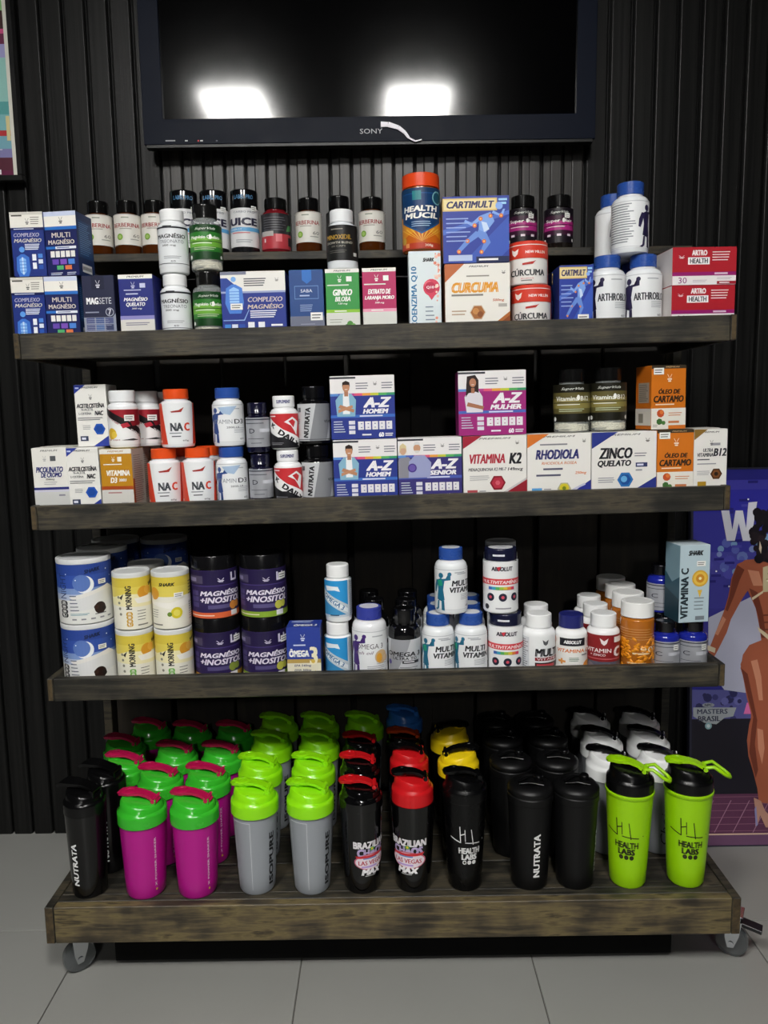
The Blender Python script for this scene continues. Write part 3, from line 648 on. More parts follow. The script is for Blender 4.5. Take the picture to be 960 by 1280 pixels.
def cart(p):
    p.poly([(0, .88), (.16, 1), (1, 1), (1, 0), (0, 0)], '2b3f9c').poly([(.3, 0), (1, .7), (1, .2), (.8, 0)], '3a59b8').poly([(0, .5), (1, .78), (1, .72), (0, .42)], '4a6cc8').r(.0, .78, .82, .97, 'dcbf78').r(.02, .8, .8, .95, 'e9d8a0').t('CARTIMULT', .42, .875, .72, .1, '26235c', .25, bold=.04).ln(.84, .86, .98, .97, 2, '9fd0f2', .6)
    for pts, c in (([(.55, .7), (.72, .76), (.78, .62), (.64, .44), (.54, .5)], '7fa6e8'), ([(.54, .5), (.66, .44), (.72, .3), (.6, .14), (.56, .16), (.62, .3), (.5, .42)], '6a90dc'), ([(.5, .48), (.58, .42), (.4, .3), (.24, .14), (.2, .18), (.34, .34)], '6a90dc'), ([(.55, .7), (.6, .66), (.44, .55), (.32, .62), (.34, .65), (.44, .6)], '86acec'), ([(.74, .74), (.9, .68), (.94, .8), (.91, .8), (.87, .72), (.76, .78)], '86acec'), ([(.58, .62), (.66, .6), (.7, .5), (.62, .46)], 'cfe0fa')): p.poly(pts, c)
    p.c(.85, .85, .055, '86acec')
    for x, y in ((.57, .66), (.72, .7), (.48, .56), (.62, .32), (.24, .17), (.58, .16), (.88, .7), (.37, .33)): p.c(x, y, .032, 'e0703a', 10).c(x, y, .016, 'f6c070', 8)
    p.ln(.05, .3, .42, .7, 6, '9fb6e8', .25).r(.08, .03, .44, .12, 'b8c8ea').r(.5, 0, 1, .09, '14204f').ln(.54, .02, .95, .07, 1, 'f0f0f0', .6)
carton('joint_wide', .119, .06, .115, '2b3f9c', cart, top='c8b070', side='b08a40')
carton('joint_small', .061, .055, .108, '2b3f9c', cart, top='c8b070', side='24367f', sticker=(.55, .06, .02, .014))
def d(p):
    p.r(A0, .66, A1, 1, 'd8402f').t('NEW MILLEN', .62, .82, .34, .07, 'f6ece8', bold=.03).poly([(.2, .92), (.27, .86), (.34, .92), (.32, .78), (.27, .72), (.22, .78)], 'f6ece8').poly([(.4, .53), (.58, .57), (.62, .6), (.56, .5), (.4, .48)], 'b83028').t('CÚRCUMA', .48, .3, .6, .2, '3a3c40', bold=.03).t('EM CÁPSULAS', .48, .13, .2, .03, 'c83a30').ln(.38, .05, .62, .1, 1, '777777', .5).r(.93, 0, 1.08, .66, 'd8402f').r(-.08, 0, .03, .66, 'd8402f')
can('turmeric_tub', .036, .076, 'ebe8e4', d, lid='d8402f', lidh=.006, lidr=1.0, oname='supplement_tub')
def d(p):
    p.r(0, .3, 1, 1, 'b22430').r(0, .24, 1, .34, '96206c').r(0, 0, 1, .24, 'f0ecec').t('ARTRO', .42, .85, .24, .14, 'f8f0f0', bold=.04).r(.24, .54, .58, .73, 'f8f4f4').t('HEALTH', .41, .635, .28, .13, '2c2c38', bold=.03); crest(p, .14, .74, .045, 'f4e4e4')
    p.ln(.62, .62, .96, .9, 4, 'f4dede', .35).ln(.66, .26, .95, .33, 1, 'e8c8e0', .7).t('30', .16, .12, .13, .16, '8a2a78', bold=.0).ln(.32, .06, .56, .14, 2, 'b0a8b4', .3).ln(.7, .13, .95, .2, 2, 'b0a8b4', .3).r(.7, .01, 1, .09, 'a02030').ln(.74, .03, .96, .07, 1, 'f4e4e4', .7)
carton('joint_red', .118, .075, .066, 'b22430', d, top='a02030', side='d8d2d0')
# ---- top shelf bottles
def d(p):
    p.r(A0, .92, A1, .96, '23252c').r(.3, .96, .5, .98, '23252c').t('MAGNÉSIO', .47, .74, .66, .12, '202228', bold=.03).t('TREONATO', .48, .6, .54, .08, '6a7078', bold=-.01).t('200 mg', .42, .5, .3, .055, '202228').ln(.3, .18, .7, .26, 2, '8a8e94', .3).r(A0, .06, A1, .075, '55585e').t('60', .5, .12, .1, .04, '55585e')
bottle('white_mag', .0268, .113, 'eceef0', 'f0f1f2', d, caph=.17, capr=.8, lab=(.1, .74), labcol='e6e9ec', shoulder=.09)
def leafy(dark, mid, lite, t1, sub):
    def d(p):
        p.r(A0, 0, A1, 1, dark).r(A0, .22, A1, .78, mid).r(A0, .36, A1, .62, lite).t('SuperVida', .5, .87, .42, .09, 'e8ece4', .5, bold=-.015).t(t1, .5, .62, .64, .12, 'f4f6f0', bold=.02).r(.05, .5, .95, .52, dark).ln(.2, .44, .8, .48, 1, 'e8ece4', .5)
        if sub == 'icons': p.grid(.15, .14, .85, .3, 3, 1, 'e8d8e4', .6)
        else: p.ln(.25, .26, .75, .36, 2, 'c8d4b0', .35)
        p.c(.14, .08, .04, 'f0f0ec').c(.86, .08, .035, 'f0f0ec').c(.6, .64, .03, 'f8f8f4', 10, ry=.05)
    return d
def pills(col, z0=.0, z1=.14, n=70, nm='capsules'):
    def f(o, r, h):
        bm = bmesh.new(); rr = random.Random(7)
        for i in range(n):
            a = 2 * math.pi * i / n * 3.07; rad = r * .84; z = .005 + (z1 * h - .004) * ((i * 3.07 / n) % 3.07) / 3.07
            mt = Matrix.Translation((rad * math.sin(a), -rad * math.cos(a), z)) @ Matrix.Rotation(a + rr.uniform(-.3, .3), 4, 'Z') @ Matrix.Rotation(rr.uniform(-.3, .3), 4, 'Y') @ Matrix.Diagonal((.0075, .0032, .0034, 1))
            bmesh.ops.create_icosphere(bm, subdivisions=1, radius=1, matrix=mt)
        q = mesh_obj(nm, bm, M(col, .35), o, smooth=80); q['kind'] = 'stuff'
        # dark core so the clear wall shows contents, not the far side
        bm = bmesh.new(); lathe(bm, [(0, .002), (r*.72, .002), (r*.72, h*.6), (0, h*.6)], 24); mesh_obj('inner_contents', bm, M(col, .5), o, smooth=40)
    return f
CLEAR = M('dfe6e6', .08, alpha=.25, vary=.02); SMOKE = M('1a1512', .12, coat=.4)
bottle('green_leaf', .0285, .117, '', '141414', leafy('16401c', '2f7a2c', '6fae3c', 'Magnésio Quelato', ''), caph=.2, capr=.78, lab=(.16, .68), labcol='16401c', bmat=CLEAR, fill=pills('d8d2bc'), shoulder=.07, cmat=M('141414', .15, coat=.3))
bottle('olive_leaf', .0335, .118, '', '0f0f0f', leafy('1c1b12', '5f5830', '8a8046', 'Vitamina B12', ''), caph=.2, capr=.74, lab=(.17, .76), labcol='1c1b12', bmat=CLEAR, fill=pills('e4dfc8'), shoulder=.07, cmat=M('0f0f0f', .15, coat=.3))
bottle('hair_leaf', .029, .106, '', '101010', leafy('17121a', '3a1530', 'b02c80', 'Super Hair', 'icons'), caph=.22, capr=.82, lab=(.1, .74), labcol='17121a', bmat=SMOKE, shoulder=.07, cmat=M('101010', .15, coat=.3), sticker=(.35, .55, .011, .009))
def d(p):
    p.ln(.35, .85, .6, .93, 1, '9aa090', .5).t('BERBERINA', .46, .64, .68, .13, '9a2c2c', bold=.02).ln(.3, .5, .7, .55, 1, 'a09a90', .5).c(.3, .26, .075, '7aa63c').c(.3, .26, .045, 'a8c870').t('60', .7, .3, .17, .11, '6a6a66', bold=.0).ln(.55, .15, .85, .21, 1, 'a0a098', .5).r(A0, .97, A1, .99, 'c8c4bc')
bottle('berberine', .0267, .107, '2a1408', '0e0e0e', d, caph=.22, capr=.78, lab=(.17, .73), labcol='e4e1d9', bmat=M('4a2308', .1, coat=.5), shoulder=.1, cmat=M('0e0e0e', .12, coat=.4))
def d(p):
    p.t('CARBO PRO', .5, .9, .5, .05, '8a8f98').t('JUICE', .42, .62, .8, .24, '24243c', bold=.05).r(A0 + .45, .4, .95, .5, '63a8d8').t('ENERGY', .3, .45, .3, .05, 'dff0fa', bold=.02).ln(.2, .34, .8, .38, 1, 'd86a7a', .5).ln(.3, .1, .7, .2, 2, '9a9ea6', .4)
def cd(p): p.t('LABEL PRO', .5, .6, .55, .22, '5f96c4', bold=.0)
bottle('juice_jar', .0287, .124, '16161a', '0d0d0f', d, caph=.29, capr=.97, lab=(.09, .7), labcol='dededf', shoulder=.015, ribs=False, capdraw=cd, cmat=M('0d0d0f', .15, coat=.3), sticker=(.5, .66, .012, .009))
def d(p):
    p.r(A0, 0, A1, .42, 'b83a44').r(A0, .42, A1, 1, '26262a').ln(.2, .5, .75, .92, 6, '6a6a70', .25).r(.1, .36, .45, .5, 'b8b4b0').r(.5, .2, .64, .42, 'e07a80').poly([(.75, .5), (.95, .55), (.95, .7), (.8, .68)], '4a8a50').r(.8, .1, 1, .34, '1c1c20').t('I', .24, .24, .04, .1, 'f0e0e0')
bottle('gummy_jar', .029, .108, '6a141c', '101010', d, caph=.2, capr=.78, lab=(.06, .7), labcol='26262a', bmat=M('701820', .1, coat=.5), shoulder=.09, cmat=M('101010', .15, coat=.3))
def d(p):
    p.r(A0, 0, A1, 1, '1d1d1d').t('MINOXIDIL', .5, .66, .56, .13, 'b08a34', bold=.03).t('GROWTH BLEND', .5, .5, .6, .06, 'b8b4a8', bold=.02).t('60 CAPS', .5, .4, .3, .045, '8a867c').ln(.3, .2, .7, .3, 2, '6a6862', .3).r(.82, .12, .92, .22, 'c8c8c4').r(.35, .87, .6, .9, '8a867c')
bottle('black_label_white', .0282, .106, 'e2e6ea', 'e8eaec', d, caph=.2, capr=.76, lab=(.14, .72), labcol='1d1d1d', shoulder=.09)
def d(p):
    p.r(A0, .0, A1, .45, 'c8641c').r(A0, .45, A1, 1, '17375c').poly([(.0, .12), (.5, .34), (1, .12), (1.1, .55), (-.1, .55)], 'd88a24')
    for i in range(9): p.poly([(.5, .12), (.1 + i*.1, .34), (.14 + i*.1, .34)], 'e8b44a')
    p.poly([(.12, .92), (.88, .92), (.88, .45), (.5, .24), (.12, .45)], '1c4f86').poly([(.16, .9), (.84, .9), (.84, .46), (.5, .27), (.16, .46)], '123866').r(.35, .8, .5, .95, '2a7f86').c(.8, .84, .11, '7fb8c0').c(.8, .84, .09, '1c4f66').t('HEALTH', .48, .66, .62, .085, 'f6f2ea', .1, bold=.06).t('MUCIL', .5, .545, .6, .085, 'f6f2ea', .1, bold=.06).ln(.33, .36, .67, .46, 3, 'a8c4e0', .35).r(A0, 0, A1, .1, 'b8402c').r(.2, .03, .28, .1, 'e89a60').t('300g', .62, .05, .14, .05, 'f4e0d0').c(.16, .15, .06, 'c8a040')
bottle('fibre_jar', .0343, .135, 'a85a1c', 'e0481c', d, caph=.17, capr=.985, lab=(.02, .8), labcol='c8641c', shoulder=.02, ribs=True, cmat=M('e0481c', .3), oname='supplement_jar', capname='lid')
def muscle(p, x, c, s=1., v0=.0, flip=1):  # flexing figure printed on a label
    X = lambda a: x + a * s * flip
    for pts in ([(.02, .72), (.12, .78), (.2, .72), (.17, .5), (.05, .5)], [(.0, .74), (.06, .72), (.02, .55), (-.02, .42), (-.06, .44), (-.05, .6)], [(.14, .76), (.2, .72), (.32, .74), (.32, .9), (.28, .9), (.27, .78)], [(.05, .5), (.17, .5), (.2, .26), (.13, .22), (.1, .34), (.08, .24), (.02, .26)], [(.08, .24), (.04, .24), (.02, .06), (-.04, .01), (.02, 0), (.07, .05)], [(.13, .22), (.19, .25), (.16, .05), (.2, 0), (.13, .01)]):
        p.poly([(X(a), v0 + b * (1 - v0)) for a, b in (pts if flip > 0 else pts[::-1])], c)
    p.c(X(.12), v0 + .84 * (1 - v0), .055 * s, c, 12); p.c(X(.3), v0 + .88 * (1 - v0), .04 * s, c, 10)
def fig_label(color, lines, dark, right=False, ext=None):
    def d(p):
        p.r(A0, 0, A1, 1, 'eaecee'); p.r(A0, .97, A1, .99, 'c4c8cc').r(A0, .02, A1, .03, 'c4c8cc')
        if right:
            muscle(p, .68, color, 1.0); p.ln(.08, .1, .58, .95, 16, '8f949a', .45)
        else:
            muscle(p, .1, color, 1.0)
            for k, (t, cx, cy, wd, ht) in enumerate(lines): p.t(t, cx, cy, wd, ht, dark, bold=.03)
            p.ln(.62, .25, .95, .4, 4, 'a0a4aa', .3).ln(.55, .86, .85, .9, 1, 'b0b4ba', .6).t('60', .8, .1, .1, .05, '6a6e74')
        if ext: ext(p)
    return d
BCAP = M('2b4f9e', .28)
bottle('joint_bottle', .033, .127, 'e6e9ec', '2f3f9a', fig_label('2a2448', [('ARTHROBLOCK', .68, .5, .72, .16)], '3a3c44'), caph=.17, capr=.72, lab=(.07, .72), labcol='eaecee', shoulder=.1, cmat=BCAP)
bottle('joint_bottle_turned', .033, .127, 'e6e9ec', '2f3f9a', fig_label('2a2448', [], '', True), caph=.17, capr=.72, lab=(.07, .72), labcol='eaecee', shoulder=.1, cmat=BCAP)
# ---- second shelf
def whitebox(t, dark, extra):
    def d(p):
        p.t('PREMIUM', .5, .955, .5, .026, '333333', .3)
        for s, cx, cy, wd, ht in t: p.t(s, cx, cy, wd, ht, dark, .22, bold=.035)
        extra(p)
    return d
def ex(p): crest(p, .36, .83, .05, 'a8a8a8'); p.r(.52, .79, .68, .87, '55585c').t('250mcg', .48, .5, .26, .035, '3a3c44', .2).ln(.3, .41, .7, .47, 2, '9a9aa0', .3).r(0, .335, 1, .375, '2a2f78').r(0, .3, 1, .335, 'c8c8d8').r(0, 0, 1, .3, 'c9cac8').ln(.7, .22, .95, .27, 1, '8a8a98', .5)
carton('chromium', .064, .062, .118, 'e6e4de', whitebox([('PICOLINATO', .48, .655, .78, .085), ('DE CROMO', .52, .57, .6, .075)], '262c70', ex), top='d9d7d0', side='cfcdc6')
def ex(p): p.poly([(0, 1), (0, .86), (.36, 1)], '2f3f98').ln(.04, .93, .2, .97, 1, 'c8d0f0', .6); crest(p, .5, .8, .05, '6a6a6a'); p.t('N-ACETIL', .38, .6, .38, .04, '55585e').t('L-CISTEÍNA', .3, .54, .4, .045, '55585e').t('NAC', .74, .54, .28, .07, '1c1c24', .2, bold=.05).ln(.06, .42, .9, .48, 2, '77777c', .4).ln(.2, .27, .45, .35, 3, '9a9aa0', .3).c(.72, .28, .19, '2456b4', 6).c(.72, .28, .13, '1c479c', 6).r(.1, .09, .35, .17, '37405c').ln(.14, .1, .32, .16, 1, 'dfe3f0', .6).poly([(.5, 0), (1, .17), (1, 0)], '2f3f98')
carton('nac_box', .060, .06, .116, 'e8e7e2', whitebox([('ACETILCISTEÍNA', .48, .67, .88, .085)], '26262c', ex), top='dcdad4', side='d6d4ce')
def d(p):
    p.r(0, .92, 1, 1, 'e6e3da').t('PREMIUM', .5, .96, .5, .026, 'b07818', .3); crest(p, .42, .83, .05, 'f2ead8'); p.r(.55, .79, .68, .87, 'f2ead8').ln(.1, .73, .92, .76, 1, 'f2ead8', .6).t('VITAMINA', .55, .6, .74, .09, 'f6f2e8', .2, bold=.04).t('D3', .4, .48, .22, .09, 'f6f2e8', .2, bold=.04).t('2000UI', .68, .48, .24, .05, 'f6f2e8', .2).r(0, .32, 1, .38, 'a84a20').r(0, 0, 1, .32, 'd0cec8').ln(.2, .25, .8, .29, 1, 'b07878', .5).ln(.6, .06, .9, .12, 1, '9a9a98', .5)
carton('d3_box', .061, .06, .112, 'bd8620', d, top='c8b478', side='c9c4ba', sdraw=lambda p: p.ln(.12, .1, .88, .9, 22, '8a857a', .3).r(.0, 0, .12, .5, 'a84a20'))
def az(main, band, word, ppl, wd_):
    def d(p):
        p.r(0, .7, 1, 1, 'e9e6e6').r(0, .955, .4, .985, '33343c').ln(.4, .78, .6, .9, 3, '7a7a86', .4).ln(.8, .78, .98, .9, 3, '7a7a86', .4); crest(p, .7, .87, .03, '3a3a3a')
        for i, c in enumerate(('5a8fd0', '4a60b8', 'b8408c', 'e05a7a', 'e8a040', 'c8cc40', '58b060', '3a9a6a')): p.r(i * .125, .685, (i + 1) * .125, .725, c)
        p.r(0, .0, 1, .685, main).r(0, .34, 1, .385, band).t('A-Z', .73, .575, .44, .15, 'f0eef2', .3, bold=.06).t(word, .7, .435, wd_, .07, 'f0eef2', .25, bold=.06).ln(.45, .345, .95, .38, 1, 'd8dcf0', .6)
        p.grid(.41, .13, .96, .29, 5, 1, 'e6e4e8', .18).grid(.42, .15, .95, .27, 5, 2, main, .8).grid(.26, .07, .39, .3, 1, 3, 'dcdce6', .25).ln(.04, .1, .22, .3, 5, 'c8ccdf', .35).ln(.48, .04, .68, .09, 1, 'e8e8f0', .5).t('60', .78, .06, .08, .07, 'f0f0f4', bold=.04).ln(.84, .03, .97, .09, 2, 'e8e8f0', .5)
        ppl(p)
    return d
def man(p):
    p.poly([(.1, .36), (.38, .36), (.4, .62), (.33, .72), (.16, .72), (.08, .62)], '86b4cc').poly([(.19, .4), (.3, .4), (.29, .72), (.2, .72)], 'eceef0').r(.22, .68, .28, .76, 'b07a5c').c(.25, .82, .055, 'c08a68', 14, ry=.07).poly([(.19, .82), (.195, .9), (.25, .925), (.305, .9), (.31, .82), (.295, .86), (.205, .86)], '2a1c16').poly([(.12, .5), (.36, .42), (.37, .47), (.15, .55)], 'b88464').poly([(.12, .42), (.35, .5), (.34, .54), (.12, .47)], 'c08a68').r(.228, .785, .272, .793, 'f4f0ee')
def woman(p):
    p.poly([(.12, .36), (.36, .36), (.36, .6), (.3, .7), (.15, .7), (.09, .6)], 'dcd8e0').poly([(.13, .92), (.25, .94), (.3, .86), (.3, .66), (.26, .68), (.15, .66), (.11, .6), (.12, .8)], '2a1a18').r(.19, .66, .24, .74, 'a87054').c(.215, .82, .05, 'b88062', 14, ry=.066).poly([(.12, .46), (.36, .4), (.38, .45), (.14, .52)], 'a87054').r(.195, .785, .235, .793, 'f4f0ee')
def couple(p):
    p.poly([(.0, .36), (.22, .36), (.24, .62), (.16, .7), (.02, .68), (.0, .62)], '8a8a94').poly([(.16, .36), (.5, .36), (.52, .6), (.42, .72), (.26, .72), (.17, .62)], '9aa0c8').c(.08, .8, .05, 'd0a88c', 14, ry=.065).poly([(.02, .74), (.03, .88), (.08, .92), (.13, .88), (.14, .74), (.12, .84), (.05, .84)], 'd8c89a').c(.3, .84, .055, 'c89878', 14, ry=.07).poly([(.245, .86), (.26, .93), (.3, .945), (.34, .93), (.355, .86), (.33, .89), (.27, .89)], 'd8d8d8').poly([(.26, .8), (.34, .8), (.32, .76), (.28, .76)], 'dcd8d4').c(.22, .52, .07, '4a3888').c(.22, .52, .05, '6a58a8')
carton('az_man', .119, .06, .116, '2b3a8c', az('2b3a8c', '3c6cc0', 'HOMEM', man, .4), top='d6d4d4', side='24307a')
carton('az_senior', .119, .06, .116, '3a3478', az('3a3478', '4a5cb0', 'SENIOR', couple, .42), top='d6d4d4', side='302b66')
carton('az_woman', .125, .06, .118, 'a02878', az('a02878', '4a68b8', 'MULHER', woman, .46), top='d6d4d4', side='8a2268')
def ex(p): p.poly([(0, 1), (0, .8), (.3, 1)], 'a02438').t('VITAMINA', .38, .63, .56, .15, 'b02a3c', .22, bold=.03).t('MENAQUINONA K2 MK-7', .38, .455, .6, .06, '5a5a60', .2, bold=.02).t('149mcg', .82, .45, .24, .065, '3a3a40', .2, bold=.03).ln(.1, .28, .42, .37, 3, '9a9aa0', .3).c(.54, .24, .125, '8a1828', 6).c(.54, .24, .095, 'b83044', 6).c(.54, .24, .04, 'd86070', 6).r(.06, .05, .22, .13, 'b04a50').ln(.25, .05, .36, .13, 2, '9a9aa0', .4).poly([(.54, 0), (1, .28), (1, 0)], '96202f').poly([(.48, 0), (1, .32), (1, .285), (.54, 0)], 'd0cccc').ln(.7, .02, .95, .06, 1, 'f0e8e8', .7); crest(p, .85, .88, .03, '55524c')
carton('k2_box', .119, .06, .116, 'e9e7e2', whitebox([('K2', .82, .63, .2, .17)], '1c1c22', ex), top='dad8d2', side='d6d4ce')
def ex(p): p.poly([(0, 1), (0, .78), (.34, 1)], 'd8762c').ln(.2, .81, .8, .85, 1, '8a8a90', .6).t('RHODIOLA ROSEA', .5, .53, .55, .045, 'd0804c', .2, bold=.02).ln(.25, .41, .68, .46, 1, '5a5a70', .6).ln(.14, .31, .68, .36, 1, '5a5a70', .6).t('250mg', .84, .36, .18, .055, 'd8762c', .2, bold=.02).c(.58, .11, .11, 'b8b490', 6).c(.58, .12, .075, 'd8c830').c(.58, .12, .03, '7a8a20').r(.07, .05, .23, .13, '58a0d8').ln(.26, .05, .38, .13, 2, '9a9aa0', .4).poly([(.64, 0), (1, .25), (1, 0)], '2c3590').ln(.75, .02, .95, .06, 1, 'f0f0f8', .7).poly([(.7, .1), (.9, .2), (.92, .17), (.72, .08)], 'c8c8dc'); crest(p, .89, .88, .03, '55524c')
carton('rhodiola_box', .119, .06, .116, 'e9e7e2', whitebox([('RHODIOLA', .47, .67, .68, .15)], '23286c', ex), top='dad8d2', side='d6d4ce')
def ex(p): p.poly([(0, 1), (0, .74), (.4, 1)], '2c3888').ln(.66, .59, .86, .67, 2, '8a8a90', .4).r(.68, .43, .86, .5, '37406c').ln(.7, .44, .84, .49, 1, 'dfe3f0', .6).ln(.68, .36, .82, .4, 1, '9a9aa0', .6).ln(.1, .18, .36, .28, 3, '8a8a98', .35).c(.52, .23, .125, '2f74b8', 6).c(.52, .23, .09, '1c4f98', 6).c(.5, .24, .05, '6ab0e0').r(.08, .02, .22, .09, '4a4e7c').poly([(.56, 0), (1, .27), (1, 0)], '2c3888').ln(.72, .03, .94, .08, 1, 'f0f0f8', .7); crest(p, .86, .86, .035, '55524c')
carton('zinc_box', .121, .06, .116, 'e9e7e2', whitebox([('ZINCO', .37, .66, .52, .17), ('QUELATO', .35, .49, .52, .11)], '16181f', ex), top='dad8d2', side='d6d4ce')
def cartamo(p):
    p.r(0, .95, 1, 1, '3a3226').t('PREMIUM', .6, .975, .4, .02, 'd8b080', .3); crest(p, .52, .8, .07, 'f4e4d0'); p.t('ÓLEO DE', .52, .6, .64, .085, '33261c', .2, bold=.04).t('CARTAMO', .5, .475, .88, .1, '33261c', .2, bold=.04).ln(.12, .375, .88, .405, 1, 'f4e0cc', .6).r(0, 0, 1, .33, 'e8e4da').c(.27, .25, .11, 'c8542c', 9).c(.3, .27, .06, 'e07a3c', 7).c(.24, .12, .09, '3f6a34', 7).c(.36, .1, .06, '4f7c40', 7).ln(.5, .2, .92, .27, 2, 'd0906a', .4).ln(.5, .08, .94, .14, 1, 'c87a4c', .6).r(.5, 0, 1, .06, 'd8782c').ln(.05, .03, .2, .08, 2, '9a968c', .4)
carton('safflower_box', .068, .062, .117, 'd2741e', cartamo, top='5a4a34', side='c66a1a', sdraw=lambda p: p.r(.18, .42, .86, .74, 'a89888').ln(.22, .44, .82, .72, 9, '6a6258', .4).r(0, .06, 1, .33, 'd8d2c8').r(.2, .1, .5, .25, '8a8478'), sticker=(.05, .86, .02, .012))
def ex(p): p.poly([(0, 1), (0, .83), (.4, 1)], '8a6a30').ln(.5, .72, .9, .8, 1, '9a9aa0', .5); p.t('ULTRA', .42, .665, .3, .055, '33343c', .2, bold=.03).t('VITAMINA', .34, .59, .48, .06, '33343c', .2, bold=.03).ln(.1, .5, .62, .53, 1, '5a5a60', .6).ln(.1, .43, .9, .46, 1, '9a9aa0', .6).ln(.1, .26, .5, .34, 3, '9a9aa0', .3).c(.68, .28, .18, '4a2c18', 6).c(.68, .28, .13, '7a4c28', 6).c(.68, .28, .06, '2c1a10').r(.12, .08, .38, .16, 'b08c28').poly([(.55, 0), (1, .1), (1, 0)], 'a88a40'); crest(p, .52, .78, .05, '6a6a6a')
carton('b12_box', .062, .062, .116, 'e8e6e1', whitebox([('B12', .78, .63, .4, .12)], '26262c', ex), top='dad8d2', side='d4d2cc')
def d(p):
    p.poly([(A0, 0), (A1, 0), (A1, .32), (A0, .32)], 'f0f0f0').poly([(.0, .95), (.75, .95), (.4, .55), (0, .9)], '9a1f2c').poly([(.0, .9), (1.1, .05), (1.1, .3), (.12, 1), (0, 1)], '201a1c').poly([(.55, .95), (1.1, .95), (1.1, .55), (.7, .5)], '8a1c28').poly([(A0, 0), (.0, .2), (.0, 1), (A0, 1)], '201a1c').poly([(1.1, 0), (A1, 0), (A1, 1), (1.1, 1)], '201a1c').poly([(.45, .55), (.6, .6), (.66, .5), (.5, .44)], 'b83040').t('PRIMORDIAL', .3, .64, .4, .06, 'e8e4e4', rot=-.5).t('THERMO', .78, .3, .3, .08, 'e8e4e4', rot=-.5, bold=.03).c(.24, .3, .12, 'd8b030').c(.3, .27, .07, 'e8c850').t('60 caps', .28, .13, .3, .05, 'a04a50').poly([(.45, .12), (.7, .16), (.85, .12), (.7, .1)], '2a2a2a')
bottle('red_black_label', .0278, .107, 'eceef0', 'eceef0', d, caph=.19, capr=.86, lab=(.06, .7), labcol='f0f0f0', shoulder=.08, sticker=(.12, .47, .018, .011))
def d(p):
    p.poly([(-.2, 1), (.2, 1), (.31, 0), (-.2, 0)], 'd8452c').poly([(.9, 1), (1.2, 1), (1.2, 0), (.83, 0)], 'd8452c').poly([(.4, .8), (.56, .83), (.66, .9), (.6, .78), (.42, .77)], 'a03028').t('NA', .5, .42, .24, .19, '3f444a', bold=.04).t('C', .7, .42, .12, .19, 'd8452c', bold=.04).ln(.36, .25, .68, .29, 1, '8a8e94', .6).ln(.4, .17, .64, .21, 1, '55585e', .6).t('60g', .66, .08, .12, .05, '77777c').c(.12, .07, .025, 'f0e0dc')
bottle('nac_bottle', .0308, .109, 'eaecee', 'e2501e', d, caph=.16, capr=.76, lab=(.06, .76), labcol='eceef0', shoulder=.1, cmat=M('e2501e', .3))
def ext(p): p.poly([(.3, .92), (.7, .95), (.55, .72), (.4, .76)], 'a8c0dc').t('VITAMIN', .36, .55, .46, .11, '8a8f98', bold=-.01).t('D3', .74, .55, .22, .12, '2c3038', bold=.02).t('2000 UI', .6, .4, .26, .05, '6a6e74')
bottle('d3_bottle', .0288, .109, 'e9ecef', '3a4aa0', fig_label('2c4a8c', [], '2c3038', ext=ext), caph=.17, capr=.8, lab=(.06, .72), labcol='e6eaee', shoulder=.1, cmat=BCAP)
METAL = M('b9bbc2', .34, metal=.4)
def mlab(t):
    def d(p): p.ln(.1, .78, .9, .84, 1, '4a4c58', .4).t(t, .34, .55, .16, .16, '2c2e3c', bold=.0).ln(.2, .26, .85, .3, 1, '4a4c58', .4).ln(.3, .1, .7, .16, 1, '6a6c78', .4).r(.55, .5, .95, .62, 'c8cad2').r(A0, .92, A1, .96, '3a3c4c')
    return d
bottle('navy_bottle', .0222, .094, '14142a', '14142a', mlab('D'), caph=.22, capr=.82, lab=(.12, .7), bmat=M('121228', .1, coat=.5), tmat=METAL, shoulder=.07, cmat=M('14142a', .2, coat=.2))
def d(p):
    p.r(A0, 0, A1, .3, '26262a').poly([(0, .95), (.95, .95), (.95, .08)], 'c83238').poly([(-.05, .82), (-.05, .62), (1.02, -.02), (1.02, .2)], 'f2f2f2').poly([(-.05, .52), (.9, 0), (-.05, 0)], '202024').t('DAILY', .62, .26, .6, .14, '141418', rot=-.62, bold=.06).t('K', .22, .62, .13, .12, '141418', rot=-.62, bold=.06).poly([(.5, .72), (.7, .86), (.88, .72), (.8, .35), (.66, .62)], 'f0f0f0').poly([(.6, .74), (.7, .8), (.78, .72), (.72, .56)], 'c83238').ln(.06, .86, .4, .91, 1, 'f4e4e4', .6).ln(.15, .08, .5, .16, 2, '8a8a90', .4)
def cd(p): p.t('SUPLEMENT', .5, .5, .5, .3, '3a3f78', bold=.03)
bottle('k_daily', .0258, .1, 'f0f1f2', 'f2f3f4', d, caph=.2, capr=.8, lab=(.03, .7), labcol='f2f2f2', shoulder=.1, ribs=False, capdraw=cd)
def d(p):
    p.poly([(.55, 1), (.95, 1), (.75, 0), (.4, 0)], '85878c').t('NUTRATA', .36, .5, .82, .1, '1c1c20', .0, rot=math.pi/2 - .12, bold=.04).ln(.04, .45, .22, .6, 4, '77797e', .3).r(.12, .78, .22, .9, '55575c').t('VITAMINA', .86, .52, .3, .07, '26262a').r(A0, .03, A1, .05, '55575c')
bottle('silver_label', .0302, .108, '0c0c0e', '0c0c0e', d, caph=.2, capr=.72, lab=(.06, .7), labcol='c4c6c9', bmat=M('0c0c0e', .12, coat=.4), shoulder=.1, cmat=M('0c0c0e', .2, coat=.3))
